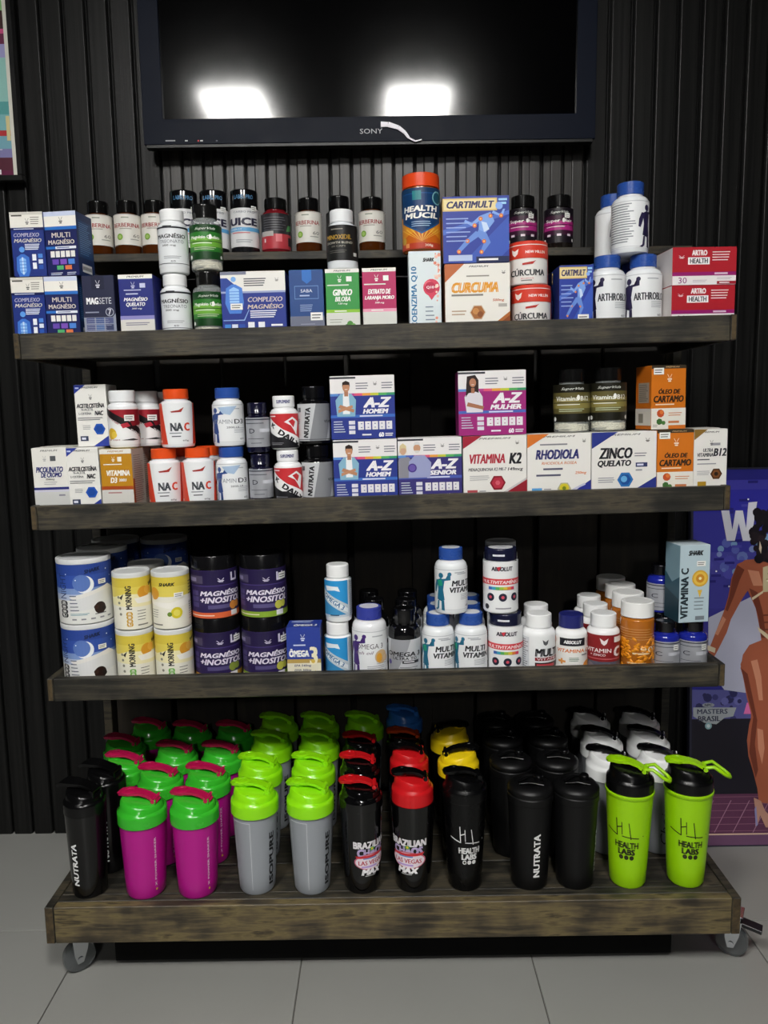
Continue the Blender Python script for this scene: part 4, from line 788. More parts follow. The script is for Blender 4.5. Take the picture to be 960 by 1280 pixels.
# ---- third shelf
def d(p):
    p.r(A0, 0, A1, 1, 'e6e6e2').r(A0, .55, A1, 1, '3553a8').r(A0, .82, A1, 1, '2c4796').r(A0, .48, A1, .6, '7d98cc').r(A0, .4, A1, .5, 'b8c4dc')
    p.c(.5, .66, .11, 'eef2f6', 22).c(.465, .685, .105, '5a78bc', 22).poly([(.3, .45), (.8, .62), (.95, .5), (.9, .3), (.5, .3)], 'e9e7e2').poly([(.25, .36), (.7, .52), (1.1, .56), (1.1, .3), (.25, .2)], 'dfe0e0')
    p.t('GOOD', .22, .25, .3, .11, '17181c', .0, rot=math.pi/2, bold=.06).t('NIGHT', .22, .64, .42, .1, '1c2c60', 0, rot=math.pi/2, bold=.0).t('SHARK', .6, .89, .2, .06, '16224a', .3, bold=.06, rot=.15).c(.67, .24, .075, '2a1a16').c(.62, .26, .03, '3c2820').c(.72, .22, .03, '1a100e').ln(.31, .2, .42, .5, 5, '37405c', .22).ln(.31, .14, .55, .18, 2, '3a8a9a', .4).grid(.3, .05, .85, .1, 5, 1, '8a8c92', .5).ln(.6, .13, .8, .16, 1, '55575c', .5)
    for q in ((.28, .84), (.4, .74), (.78, .88), (.85, .75)): p.c(q[0], q[1], .008, 'ffffff', 6)
can('night_can', .05, .127, 'e6e6e2', d, lid='dfe1e2', sticker=(.5, .6, .016, .009))
def gm(oc, full=True):
    def d(p):
        p.r(A0, 0, A1, 1, 'ece9da').r(A0, .62, A1, 1, 'e2cf5c').r(A0, .82, A1, 1, 'd9c348').poly([(-.2, .5), (.4, .7), (1.2, .62), (1.2, .4), (.5, .44)], 'efe7b8').c(.72, .7, .11, 'd89a30').c(.8, .74, .07, 'e0aa48').poly([(.55, .6), (.9, .64), (1.1, .6), (1.1, .48), (.6, .5)], 'f2efe6')
        p.t('GOOD', .46, .2, .3, .1, oc, 0, rot=math.pi/2, bold=.08).t('MORNING', .46, .62, .46, .1, '1c1c1c', 0, rot=math.pi/2, bold=.03).t('SHARK', .92, .87, .2, .06, '2c2c1c', .3, bold=.06, rot=.3).ln(.59, .15, .78, .38, 4, '4a4a40', .2).ln(.59, .05, .85, .1, 1, '77776a', .5)
        for k in range(4): p.c(.31 - .01*k, .3 + k*.11, .025, '8a8a78', 8)
        p.poly([(.3, .62), (.38, .7), (.34, .58)], '2c2c2c')
    return d
def d2(p):
    p.r(A0, 0, A1, 1, 'ece9da').r(A0, .62, A1, 1, 'e2cf5c').r(A0, .82, A1, 1, 'd9c348').poly([(-.2, .55), (.5, .5), (1.2, .7), (1.2, .5), (.5, .38)], 'f2efe6').c(.2, .68, .11, 'd89a30').t('SHARK', .45, .86, .28, .06, '2c2c1c', .3, bold=.06).c(.6, .3, .1, 'd8c828').c(.6, .3, .06, 'e8dc60').c(.48, .28, .04, '6a8a30').ln(.1, .2, .32, .38, 4, '4a4a40', .2).ln(.1, .05, .45, .1, 1, '77776a', .5).r(.84, .1, 1.1, .5, 'dcdcd4').ln(.86, .12, 1.08, .48, 8, '77776a', .3).ln(.86, .6, 1.1, .9, 5, '55533a', .3)
can('morning_can', .0358, .112, 'ece9da', gm('c89a24'), lid='dcdedd')
can('morning_can_green', .0358, .112, 'ece9da', gm('6ab040'), lid='dcdedd')
can('morning_can_turned', .0358, .112, 'ece9da', d2, lid='dcdedd', sticker=(.2, .55, .018, .01))
def mi(band, fruit):
    def d(p):
        p.r(A0, 0, A1, 1, '2c2050').r(A0, .0, A1, .12, band).r(A0, .68, A1, .7, '4a3c78').r(A0, .7, A1, 1, '241a44').r(-.05, .74, .3, .9, '4a4360').ln(-.02, .76, .28, .88, 1, '8a82a8', .7); crest(p, .55, .8, .05, 'dcd6ea')
        p.r(.7, .76, .73, .94, 'dcd6ea').r(.79, .76, .82, .94, 'dcd6ea').r(.7, .76, .82, .8, 'dcd6ea').t('MAGNÉSIO', .56, .54, .62, .12, 'e6e0ee', .25, bold=.04).t('+INOSITOL', .57, .385, .64, .12, 'e6e0ee', .25, bold=.04).r(.36, .2, .66, .28, '5a5280').c(.72, .24, .06, fruit).c(.8, .25, .05, fruit).r(.68, .02, .8, .13, 'e8e6ea').grid(.08, .22, .24, .6, 1, 3, '4a3f72', .2).ln(.9, .25, 1.1, .6, 6, '8a82a8', .25).ln(.05, .03, .6, .09, 1, 'f0e0d0', .3)
    return d
LIDB = M('0e0e10', .2, coat=.3)
for nm, b_, f_, s_ in (('tub_orange', 'd8643a', 'd88a3c', None), ('tub_green', '86a832', 'c8c850', (.72, .6, .02, .013)), ('tub_amber', 'b8862c', '8a9a40', (.78, .6, .02, .013)), ('tub_green_low', '86a832', 'c8c850', (.74, .58, .02, .013))):
    can(nm, .0455, .124, '2c2050', mi(b_, f_), lid='0e0e10', lidh=.027, lidr=.99, lidmat=LIDB, lidribs=1, oname='supplement_tub', sticker=s_)
def d(p):
    p.r(0, .4, 1, 1, '2b3f96').r(0, 0, 1, .4, 'e4dfc8').r(0, .37, 1, .44, 'b89a50'); crest(p, .48, .82, .07, 'dfe3f4'); p.ln(.2, .67, .7, .71, 1, 'c8d0ec', .6).t('ÔMEGA', .36, .555, .6, .14, 'f4f4f0', .0, bold=.05).t('3', .79, .5, .24, .3, 'f0e8c8', bold=.05).t('EPA 540mg', .46, .32, .5, .05, '333c6c', .2, bold=.02).t('DHA 360mg', .46, .24, .5, .05, '333c6c', .2, bold=.02).poly([(.18, .2), (.4, .08), (.7, .07), (.86, .18), (.84, .24), (.66, .12), (.42, .12), (.22, .21)], 'd8c860').r(.36, .12, .6, .17, '9aa890').c(.77, .4, .06, 'd8b850')
carton('omega_box', .0655, .055, .112, '2b3f96', d, top='2b3f96', side='22347c', tdraw=lambda p: p.t('ÔMEGA 3', .55, .3, .7, .28, 'e8e8ec', .2, bold=.04).ln(.1, .6, .8, .9, 2, 'c8d0ec', .4))
def d(p):
    p.r(A0, 0, A1, 1, 'c8d4dc').poly([(0, 1), (.75, 1), (.75, .32), (.0, .82)], '2f98d8').poly([(0, .6), (.75, .1), (.75, .22), (0, .76)], 'e8eef2').poly([(0, .55), (.7, .06), (0, .06)], '3a8cc0').t('OMEGA 3', .38, .43, .62, .12, '2a6898', rot=-.6, bold=.03).poly([(.15, .86), (.5, .84), (.55, .7), (.42, .74), (.2, .72)], 'e8eef2').r(.8, 0, 1.1, 1, 'b0b8be').ln(.82, .05, 1.08, .95, 16, '77828a', .3).ln(.3, .03, .6, .08, 1, '27405c', .6)
bottle('blue_white_bottle', .0258, .113, 'eef0f1', 'f2f3f3', d, caph=.21, capr=.85, lab=(.1, .74), labcol='c8d4dc', shoulder=.07, capring='e0e2e2')
def ext(p): p.t('OMEGA 3', .5, .66, .52, .11, '4a4450', bold=.01).t('fish oil', .4, .52, .35, .07, '8a7a8a', .3).c(.72, .42, .13, 'd8b88c').c(.68, .4, .06, 'e8a83c', 12, ry=.09).c(.82, .38, .06, 'e0c4a0').ln(.45, .12, .8, .24, 3, '9a9aa0', .3)
bottle('omega_white', .0338, .142, 'e8e9ec', '3f3a98', fig_label('4a2c78', [], '333', ext=ext), caph=.16, capr=.74, lab=(.06, .7), labcol='e4e6ea', shoulder=.1, cmat=M('36409c', .28), capring='d8d8e4')
def d(p): p.poly([(.2, 1), (.62, 1), (.55, .7), (.3, .0), (.1, 0)], '9a9ca2').t('OMEGA 3', .48, .6, .74, .12, '1c1c20', .1, bold=.04).t('ULTRA TG', .5, .48, .5, .08, '1c1c20', .1, bold=.03).r(.45, .34, .8, .42, '2c2c30').ln(.48, .36, .78, .41, 1, 'dcdce0', .6).ln(.4, .14, .8, .26, 2, '77797e', .3).c(.16, .35, .05, '4a3c88')
bottle('omega_black', .0318, .138, '0b0b0d', '0b0b0d', d, caph=.2, capr=.66, lab=(.06, .58), labcol='c6c8cc', bmat=M('0b0b0d', .1, coat=.4), shoulder=.14, cmat=M('0b0b0d', .15, coat=.3))
def ext(p): p.t('MULTI', .66, .66, .44, .13, '23262c', .15, bold=.04).t('VITAMIN', .68, .5, .56, .12, '23262c', .15, bold=.04).ln(.5, .9, .8, .93, 1, '9aa0a8', .6)
def fig2(p): fig_label('1f6c8c', [], '23262c', ext=ext)(p); p.poly([(.14, .72), (.24, .74), (.26, .6), (.16, .58)], '1f9a78')
bottle('multi_fig', .0314, .128, 'e9ecee', '33459c', fig2, caph=.17, capr=.74, lab=(.06, .7), labcol='e6e9ec', shoulder=.1, cmat=BCAP, capring='dcdee2')
def d(p):
    p.poly([(.32, .9), (.7, .9), (.68, .82), (.34, .82)], 'e8e8ea').t('ABSOLUT', .52, .87, .4, .08, '1c1c2c', .1, bold=.05).poly([(.42, .9), (.5, .92), (.46, .82)], 'c83040').r(.0, .55, 1.0, .67, 'd84048').t('MULTIVITAMÍNICO', .52, .61, .86, .08, 'f6e4e4', .2, bold=.03)
    for i, c in enumerate(('3a68b8', '3aa0c0', '58b060', '9cc040', 'd8c040', 'e08040', 'd04060')): p.r(.26 + i*.07, .45, .33 + i*.07, .51, c)
    for x in (.3, .53, .76): p.c(x, .3, .075, '23263a').c(x, .3, .03, 'd05060', 8)
    p.c(.22, .1, .05, '33343c').ln(.4, .05, .8, .1, 1, 'a0a0a8', .5)
def cd(p): p.ln(.3, .4, .7, .6, 1, 'e0e0ea', .8)
bottle('absolut_multi', .0338, .127, 'eceeef', '1a1c30', d, caph=.18, capr=.92, lab=(.03, .8), labcol='eff0f1', shoulder=.02, ribs=False, cmat=M('181b34', .25), capring='d8d9dc', capdraw=cd)
def d(p): p.r(.04, 0, .3, .95, 'd0d4d8').ln(.06, .05, .28, .9, 14, '77797e', .35).t('MULTI', .68, .55, .52, .2, '1c1e22', .1, bold=.05).r(.42, .33, 1.0, .42, '8a1f28').t('VITAMIN', .7, .375, .5, .06, 'f0e0e0', bold=.02).poly([(.42, .28), (1, .28), (1, .12), (.42, .12)], '3a2424').ln(.45, .16, .98, .25, 1, 'c84850', .8).poly([(.56, .9), (.62, .84), (.68, .9), (.66, .78), (.62, .74), (.58, .78)], '55575c').poly([(.9, .8), (1.05, 1), (1.05, .7)], 'c06a50').t('60', .75, .05, .2, .05, '55575c')
bottle('multi_plain', .0325, .121, 'f0f1f2', 'f3f4f4', d, caph=.2, capr=.77, lab=(.07, .68), labcol='e9ebec', shoulder=.09, capring='e8e9e9')
def d(p): p.r(.25, .78, .78, 1.0, '1c1c24').t('ABSOLUT', .52, .89, .36, .09, 'f0f0f0', .1, bold=.04).poly([(-.3, 1), (.12, 1), (.06, .4), (.1, 0), (-.3, 0)], 'd88a3c').t('VITAMINA C', .54, .64, .7, .1, 'e07a30', .15, bold=.03).ln(.45, .34, .65, .46, 3, '6a8a70', .4).r(.22, .3, .38, .36, 'e09a50').r(.28, .25, .32, .41, 'e09a50').c(.86, .16, .13, 'e8953c').c(.95, .2, .1, 'f0b060').c(.78, .08, .07, 'd87a24').r(.62, .1, .74, .22, '33343c').ln(.7, .5, .9, .54, 1, '77797e', .7)
bottle('orange_c', .0314, .119, 'f0f0f0', '23286c', d, caph=.21, capr=.76, lab=(.05, .64), labcol='efeeea', shoulder=.1, cmat=M('23286c', .3))
def d(p): p.r(A0, 0, A1, 1, '8a2024').r(A0, .0, A1, .28, '5a5a68').poly([(.0, .0), (.2, .26), (.4, .1), (.6, .24), (.8, .12), (1, .26), (1, 0)], '77707c').t('VITAMIN', .38, .58, .52, .11, 'f0e4e4', bold=.02).t('C', .78, .55, .17, .26, 'f0e4e4', .2, bold=.05).t('+ ZINCO', .38, .46, .3, .06, 'f0e4e4').r(.15, .34, .9, .37, 'c06064').poly([(.42, .92), (.5, .84), (.58, .92), (.55, .78), (.5, .72), (.45, .78)], 'f0e4e4').r(.7, .8, .95, .95, 'e8e4e0').ln(.3, .08, .6, .16, 1, 'f0c8a0', .6)
bottle('red_c', .032, .119, 'f0f0f0', 'f2f3f3', d, caph=.2, capr=.78, lab=(.06, .68), labcol='8a2024', shoulder=.09, capring='e8e9e9')
AMBER = M('b0661e', .1, coat=.5)
def tablets(o, r, h):
    bm = bmesh.new(); rr = random.Random(5)
    for i in range(130):
        a = rr.uniform(-2.2, 2.2); z = rr.uniform(.006, h * .5)
        mt = Matrix.Translation(((r - .001) * math.sin(a), -(r - .001) * math.cos(a), z)) @ Matrix.Rotation(a, 4, 'Z') @ Matrix.Rotation(rr.uniform(-1, 1), 4, 'Y') @ Matrix.Diagonal((.0075, .0022, .004, 1))
        bmesh.ops.create_icosphere(bm, subdivisions=1, radius=1, matrix=mt)
    q = mesh_obj('tablets', bm, M('e8921c', .3), o, smooth=80); q['kind'] = 'stuff'
def d(p): p.t('90', .68, .42, .28, .12, 'f4dcb8', bold=.0).ln(.4, .3, .85, .36, 1, 'f0d0a0', .6).ln(.05, .62, .95, .9, 5, 'd8a060', .18).ln(.3, .08, .8, .14, 1, 'f0d0a0', .5)
bottle('amber_jar', .0325, .143, '', 'f2f2f0', d, caph=.2, capr=.97, lab=(.1, .72), labcol=None, bmat=AMBER, fill=tablets, shoulder=.03, capring='e6e6e4')
bottle('blue_c', .0274, .098, '1c2690', '0c0c10', mlab('C'), caph=.2, capr=.7, lab=(.06, .62), bmat=M('1c2690', .1, coat=.5), tmat=METAL, shoulder=.1, cmat=M('0c0c10', .2, coat=.3), sticker=(.5, .45, .011, .011))
def d(p):
    p.t('VITAMINA C', .17, .38, .66, .24, '1c2c34', rot=math.pi/2, bold=.04).t('SHARK', .52, .9, .5, .06, '16181c', .3, bold=.06).c(.68, .57, .27, 'd8a838').c(.68, .57, .22, 'e8c050').c(.68, .57, .14, 'd08c28').c(.68, .57, .05, 'f4e8b0').poly([(.6, .42), (.68, .32), (.76, .42)], 'e0b848').ln(.5, .15, .9, .34, 4, '77828a', .25).r(.55, .03, .85, .08, '77828a')
carton('vitc_tall', .061, .06, .153, 'b9cdd6', d, top='c9d8de', side='86a6b4', sticker=(.55, .73, .018, .01), sdraw=lambda p: p.poly([(0, 0), (1, 0), (1, .6), (.5, .5), (0, .62)], '2f5a6c').poly([(0, 0), (1, 0), (1, .3), (0, .4)], '1f4250'))
# ---- shakers
def shaker(name, rt, rb, hb, bmat, lidm, hanm, style, draw, collar=.02, R=None, hr=None, hname='flip_handle', lipm=None):
    R = R or rt * 1.055; H = hb + collar
    tot = {'flip': H + .034, 'screw': H + .018, 'loop': H + .036, 'carry': H + .034}[style]
    def build():
        rz = lambda z: rb + (rt - rb) * min(1, z / hb)
        bm = bmesh.new(); lathe(bm, [(0, .0), (rb*.8, .0), (rb*.93, .0012), (rb, .006)] + [(rz(hb*k/5), hb*k/5) for k in range(1, 6)] + [(0, hb)], 48)
        o = mesh_obj('shaker_bottle', bm, bmat, smooth=40)
        bm = bmesh.new(); z0 = hb - .004
        if style == 'screw':
            lathe(bm, [(R*.97, z0), (R, z0 + .001), (R, z0 + .012), (R*.965, z0 + .0135), (R*.965, z0 + .0165), (R, z0 + .018), (R, H), (R*.97, H + .003), (R*.8, H + .009), (R*.62, H + .010), (R*.6, H + .007), (0, H + .007)], 56)
        else:
            prof = [(R*.97, z0), (R, z0 + .001), (R, H - .004), (R*.985, H), (R*.9, H + .003), (R*.87, H + .006), (R*.84, H + .014), (R*.78, H + .018), (R*.6, H + .0195), (0, H + .020)]
            n0 = len(bm.verts); lathe(bm, prof, 48); bm.verts.ensure_lookup_table()
            for v in bm.verts:
                if v.co.z > H + .004: v.co.z -= (v.co.x / R) * .0075          # dome slopes down to the hinge
        lid = mesh_obj('lid', bm, lidm, o, smooth=45)
        if style == 'screw':
            bm = bmesh.new()
            for s in (-1, 1): tube(bm, [(-R*.5, s*R*.1 - .004, H + .009), (0, s*R*.3, H + .013), (R*.52, s*R*.42, H + .010)], .0022, 8)
            lathe(bm, [(R*.2, H + .007), (R*.2, H + .016), (R*.16, H + .018), (0, H + .018)], 20, cx=R*.42, cy=R*.25); mesh_obj('spout_cap', bm, hanm, lid, smooth=50)
        else:
            # spout, hinge lugs
            bm = bmesh.new(); lathe(bm, [(R*.27, H + .014), (R*.25, H + .0265), (0, H + .0265)], 20, cx=-R*.5); mesh_obj('spout', bm, lidm, lid, smooth=45)
            bm = bmesh.new(); hx = R*.62
            for s in (-1, 1): bbox(bm, hx - .005, hx + .005, s*.0125 - .0025, s*.0125 + .0025, H + .006, H + .0225, .0015, 2)
            mesh_obj('hinge', bm, lidm, lid, smooth=45)
            bm = bmesh.new()
            if style == 'carry':
                ribbon(bm, [(-R*1.32, H + .024), (-R*1.1, H + .0295), (-R*.5, H + .030), (0, H + .0285), (R*.4, H + .024), (R*.68, H + .018)], .006, [.026, .03, .03, .022, .019, .019])
            else:
                ribbon(bm, [(-R*.98, H + .0265), (-R*.9, H + .0285), (-R*.6, H + .0300), (-R*.3, H + .0300), (0, H + .0295), (R*.3, H + .026), (R*.55, H + .020), (R*.74, H + .0145)], .0055, [.012, .021, .027, .024, .019, .018, .019, .017])
                lathe(bm, [(.0135, H + .0265), (.0145, H + .0285), (.0145, H + .0325), (.0125, H + .034), (.008, H + .0335), (.007, H + .032), (0, H + .032)], 24, cx=-R*.5)
            tube(bm, [(R*.62, -.0155, H + .0195), (R*.62, .0155, H + .0195)], .0042, 10)
            if style == 'loop':
                pts = [(R*.62, -.010), (R*.95, -.0125), (R*1.45, -.011), (R*1.62, -.005), (R*1.62, .005), (R*1.45, .011), (R*.95, .0125), (R*.62, .010)]
                zz_ = [H + .022, H + .026, H + .011, H + .006, H + .006, H + .011, H + .026, H + .022]
                tube(bm, [(x, y, z) for (x, y), z in zip(pts, zz_)], .0036, 8)
            mesh_obj(hname, bm, hanm, lid, smooth=45)
        if lipm:
            bm = bmesh.new(); lathe(bm, [(rt, hb - .012), (rt*1.03, hb - .0105), (rt*1.03, hb - .0055), (rt, hb - .0045)], 48); mesh_obj('rim_band', bm, lipm, o, smooth=45)
        p = Print(math.pi * rt, hb); draw(p)
        if p.it: p.build('print', lambda x, z, off: Vector(((rz(z) + .0003 + off) * math.sin(x/rt - math.pi/2), -(rz(z) + .0003 + off) * math.cos(x/rt - math.pi/2), z)), o, cyl=rt)
        return o
    KIND[name] = (build, (2*R, 2*R, tot))
PINK = M('b40f88', .35, coat=.2); GREENL = M('35b32a', .25, coat=.3); CRIM = M('b8124c', .35)
LIME = M('8fe010', .3, coat=.2); FROST = M('a6abb2', .45, trans=.25); GBLK = M('060607', .12, coat=.3); MBLK = M('0a0a0b', .42, spec=.35); BLK = M('070708', .25, spec=.4)
RED = M('c4161c', .3); YEL = M('e8c814', .3); WHT = M('e9eaea', .3); GREYB = M('8b8e92', .45, trans=.2); HLIME = M('9ad40a', .35); BLUEL = M('2f6fc0', .3); ORNG = M('c8481c', .3); HBLK = M('060607', .28, spec=.35)
def pinkprint(p): p.t('X POWER SHAKER', .8, .5, .66, .03, 'f0d8ea', rot=math.pi/2, bold=.0).r(.13, .2, .145, .85, 'e8c8e0').c(.81, .12, .018, 'c89a50', 10)
shaker('sh_pink', .0435, .037, .15, PINK, GREENL, CRIM, 'flip', pinkprint, collar=.02, R=.0462)
def isop(p):
    p.t('ISOPURE', .84, .44, .66, .085, '17181a', rot=math.pi/2, bold=.06)
    for q in ((.22, .08, .228, .93), (.5, .08, .508, .93), (.22, .922, .508, .93)): p.r(*q, 'dadde0')
shaker('sh_clear', .0425, .0345, .163, FROST, LIME, LIME, 'flip', isop, collar=.021, R=.0455)
def chaos(cx):
    def f(p):
        C_ = lambda a: cx + a
        p.t('BRAZILIAN', C_(0), .60, .62, .075, 'e4e0e4', bold=.06).t('CHAOS', C_(0), .51, .5, .085, 'b8a8d0', bold=.06).c(C_(0), .55, .045, '3c8a3c', 12, ry=.03).c(C_(0), .55, .02, 'd8c030', 8).c(C_(.0), .4, .3, 'c06078', 26, ry=.13).c(C_(.0), .398, .28, 'e8dce4', 26, ry=.115).t('LAS VEGAS', C_(0), .39, .46, .05, 'b02c40', bold=.03).ln(C_(-.15), .43, C_(.18), .455, 1, '5a88c0', .6).poly([(C_(-.28), .47), (C_(.28), .49), (C_(.24), .455), (C_(-.24), .445)], 'c82c34').ln(C_(-.18), .33, C_(.2), .355, 1, 'b898d8', .8).t('MAX', C_(0), .28, .36, .065, 'f2f0f2', .2, bold=.08).ln(C_(-.12), .225, C_(.14), .24, 1, 'c0c0c0', .5)
    return f
shaker('sh_chaos', .0405, .0345, .172, GBLK, GBLK, RED, 'flip', chaos(.68), collar=.016, R=.0418)
shaker('sh_chaos_redlid', .042, .0345, .176, GBLK, RED, HBLK, 'flip', chaos(.4), collar=.026, R=.040)
def hl(c):
    def f(p):
        for q in ([(.2, .60), (.37, .56), (.372, .572), (.2, .612)], [(.37, .56), (.385, .56), (.375, .74), (.36, .74)], [(.37, .64), (.45, .66), (.45, .672), (.37, .652)], [(.44, .71), (.452, .71), (.46, .58), (.448, .58)], [(.54, .71), (.552, .71), (.59, .54), (.575, .54)], [(.45, .56), (.7, .545), (.7, .555), (.45, .57)]): p.poly(q, c)
        p.c(.77, .57, .008, c, 6).t('HEALTH', .52, .475, .36, .06, c, bold=.06).t('LABS', .52, .405, .26, .058, c, bold=.06)
        for x in (.44, .52, .6): p.c(x, .345, .034, c, 12)
        p.c(.44, .345, .02, '3a3a2a', 8)
    return f
shaker('sh_health_black', .041, .0325, .185, HBLK, HBLK, HBLK, 'flip', hl('dcdcdc'), collar=.018, R=.0425)
shaker('sh_yellow', .041, .0325, .178, HBLK, YEL, HBLK, 'flip', lambda p: p.t('SHAKE', .2, .55, .5, .1, 'c8ccd0', rot=math.pi/2, bold=.04), collar=.022, R=.0425)
shaker('sh_health_lime', .0445, .034, .196, HLIME, HBLK, HLIME, 'loop', hl('20240c'), collar=.018, R=.0445, lipm=HLIME)
def nut(cx): return lambda p: p.t('NUTRATA', cx, .42, .5, .1, 'e4e4e4', .0, rot=math.pi/2, bold=.04)
shaker('sh_matte', .0422, .035, .178, MBLK, MBLK, BLK, 'screw', nut(.56), collar=.018, R=.0438)
shaker('sh_matte_turned', .0422, .035, .178, MBLK, MBLK, BLK, 'screw', nut(.88), collar=.018, R=.0438)
shaker('sh_carry', .038, .032, .172, M('060607', .2, coat=.2), BLK, BLK, 'carry', nut(.46), collar=.018, R=.039)
shaker('sh_carry_dim', .038, .032, .172, M('060607', .2, coat=.2), BLK, BLK, 'carry', nut(.62), collar=.018, R=.039)
shaker('sh_white', .0425, .035, .165, GREYB, WHT, HBLK, 'flip', lambda p: p.t('Choice', .62, .45, .6, .14, '26262a', .3, rot=math.pi/2, bold=-.01), collar=.021, R=.0455)
shaker('sh_blue', .041, .0325, .178, HBLK, BLUEL, BLUEL, 'flip', lambda p: p, collar=.022, R=.0425)
shaker('sh_orange', .0405, .0345, .172, GBLK, GBLK, ORNG, 'flip', lambda p: p, collar=.016, R=.0418)

# ================================================================== PLACING THE GOODS
B, X_, K, J, T_ = 'bottle', 'box', 'shaker', 'jar', 'tub'
# ---- ledge behind the top shelf
yl = 1.612; g = 'goods on the upper ledge'
for px, lb in ((124, 'amber bottle with white label, leftmost on the upper ledge, half behind the blue box'), (160, 'second amber bottle from the left on the upper ledge, white label fully seen'), (194, 'third amber bottle on the upper ledge, just left of the white bottle stack'), (386, 'amber bottle between the red gummy jar and the black-labelled white bottle'), (465, 'amber bottle on the ledge just left of the orange-lidded jar')):
    put('berberine', px, yl, 'l', lb, B, g, rot=4 if px < 200 else -3)
for px, yy, lb in ((231, yl, 'black-lidded jar behind the upper white magnesium bottle'), (268, yl + .003, 'black-lidded jar behind the upper green-labelled bottle'), (306, yl, 'white-labelled jar with black lid reading juice on the upper ledge')): put('juice_jar', px, yy, 'l', lb, J, g, rot=0)
put('gummy_jar', 345, yl, 'l', 'black capped jar with red gummies and dark label on the upper ledge', J, g)
bottle('ledge_black', .0262, .11, '0d0d0e', '0d0d0e', lambda p: p.ln(.2, .3, .8, .7, 4, '6a6a6a', .3), caph=.22, capr=.8, lab=(.1, .7), labcol='1c1c1e', cmat=M('0d0d0e', .15, coat=.3))
put('ledge_black', 424, yl, 'l', 'black bottle almost hidden behind the black-labelled white bottle', B, g)
put('ledge_black', 570, yl + .02, 'l', 'black capped bottle peeping over the left of the wide runner box', B, g)
put('ledge_black', 614, yl + .02, 'l', 'black capped bottle peeping over the middle of the wide runner box', B, g)
put('hair_leaf', 653, yl, 'l', 'dark bottle with magenta label beside the wide runner box', B, g)
put('hair_leaf', 698, yl, 'l', 'dark bottle with magenta label standing free at the ledge right', B, g)

# ---- top shelf
y1 = 1.432
a = put('mag_complex', 46, y1, 's1', 'small blue carton with white top and torso, lower leftmost on top shelf', X_); put('mag_complex', 45, y1, 's1', 'small blue carton with white top and torso, upper leftmost on top shelf', X_, on=a)
a = put('multi_mag', 87, y1, 's1', 'navy carton with five white squares, lower of the stacked pair', X_, rot=0); put('multi_mag', 88, y1 + .002, 's1', 'navy carton with five white squares, upper of the stacked pair', X_, on=a, rot=-6)
put('mag_seven', 132, y1, 's1', 'dark slate carton with grey tile grid beside the navy cartons', X_)
put('mag_chelate', 178, y1, 's1', 'indigo carton with pale lower third beside the white bottle stack', X_)
a = put('white_mag', 221, y1 + .002, 's1', 'white magnesium bottle, lower of the stacked pair', B); put('white_mag', 217, y1 + .004, 's1', 'white magnesium bottle, upper of the stacked pair', B, on=a)
a = put('green_leaf', 262, y1 + .004, 's1', 'clear bottle with green label and black cap, lower one', B); put('green_leaf', 258, y1 + .006, 's1', 'clear bottle with green label and black cap, upper one', B, on=a)
put('mag_complex_wide', 321, y1, 's1', 'wide blue carton with glowing torso and price sticker', X_)
put('saba', 386, y1, 's1', 'plain steel blue carton with grey foot and price sticker', X_)
a = put('green_ginkgo', 430, y1, 's1', 'green carton with leaf picture under the black-labelled white bottle', X_); put('black_label_white', 428, y1 + .004, 's1', 'white bottle with black label and gold lettering on the green carton', B, on=a, rot=-14)
put('magenta_orange', 475, y1, 's1', 'magenta carton with white lettering right of the green one', X_)
a = put('coq', 531, y1, 's1', 'tall pale carton with pink heart and sideways blue lettering', X_); put('fibre_jar', 527, y1 - .003, 's1', 'orange-lidded jar with blue shield standing on the tall pale carton', J, on=a)
a = put('curcuma_wide', 595, y1, 's1', 'wide white carton with golden lettering and orange corner', X_); put('joint_wide', 593, y1, 's1', 'wide blue carton with glowing runner and gold title bar', X_, on=a)
a = put('turmeric_tub', 664, y1 + .002, 's1', 'red and white tub, lower of the stacked pair', T_); put('turmeric_tub', 660, y1 + .004, 's1', 'red and white tub, upper of the stacked pair', T_, on=a)
put('joint_small', 716, y1 + .002, 's1', 'small blue runner carton with gold title bar and price sticker', X_)
put('joint_small', 706, y1 + .066, 's1', 'small blue runner carton mostly hidden behind its twin', X_)
a = put('joint_bottle', 759, y1 + .004, 's1', 'white bottle with flexing figure, left of the lower front pair', B); b = put('joint_bottle', 804, y1 + .004, 's1', 'white bottle with flexing figure, right of the lower front pair, by red cartons', B)
c = put('joint_bottle', 750, y1 + .082, 's1', 'white bottle behind the lower left flexing-figure bottle', B); e = put('joint_bottle', 793, y1 + .082, 's1', 'white bottle behind the lower right flexing-figure bottle', B)
put('joint_bottle_turned', 788, y1 + .008, 's1', 'white bottle turned to its small print, on top of the front pair', B, on=[a, b]); put('joint_bottle', 766, y1 + .088, 's1', 'white bottle half hidden behind the turned upper bottle', B, on=[c, e], rot=70)
a = put('joint_red', 867, y1, 's1', 'red and white flat carton, lower of the stacked pair', X_, rot=4); put('joint_red', 869, y1 + .002, 's1', 'red and white flat carton, upper of the stacked pair', X_, on=a, rot=3)

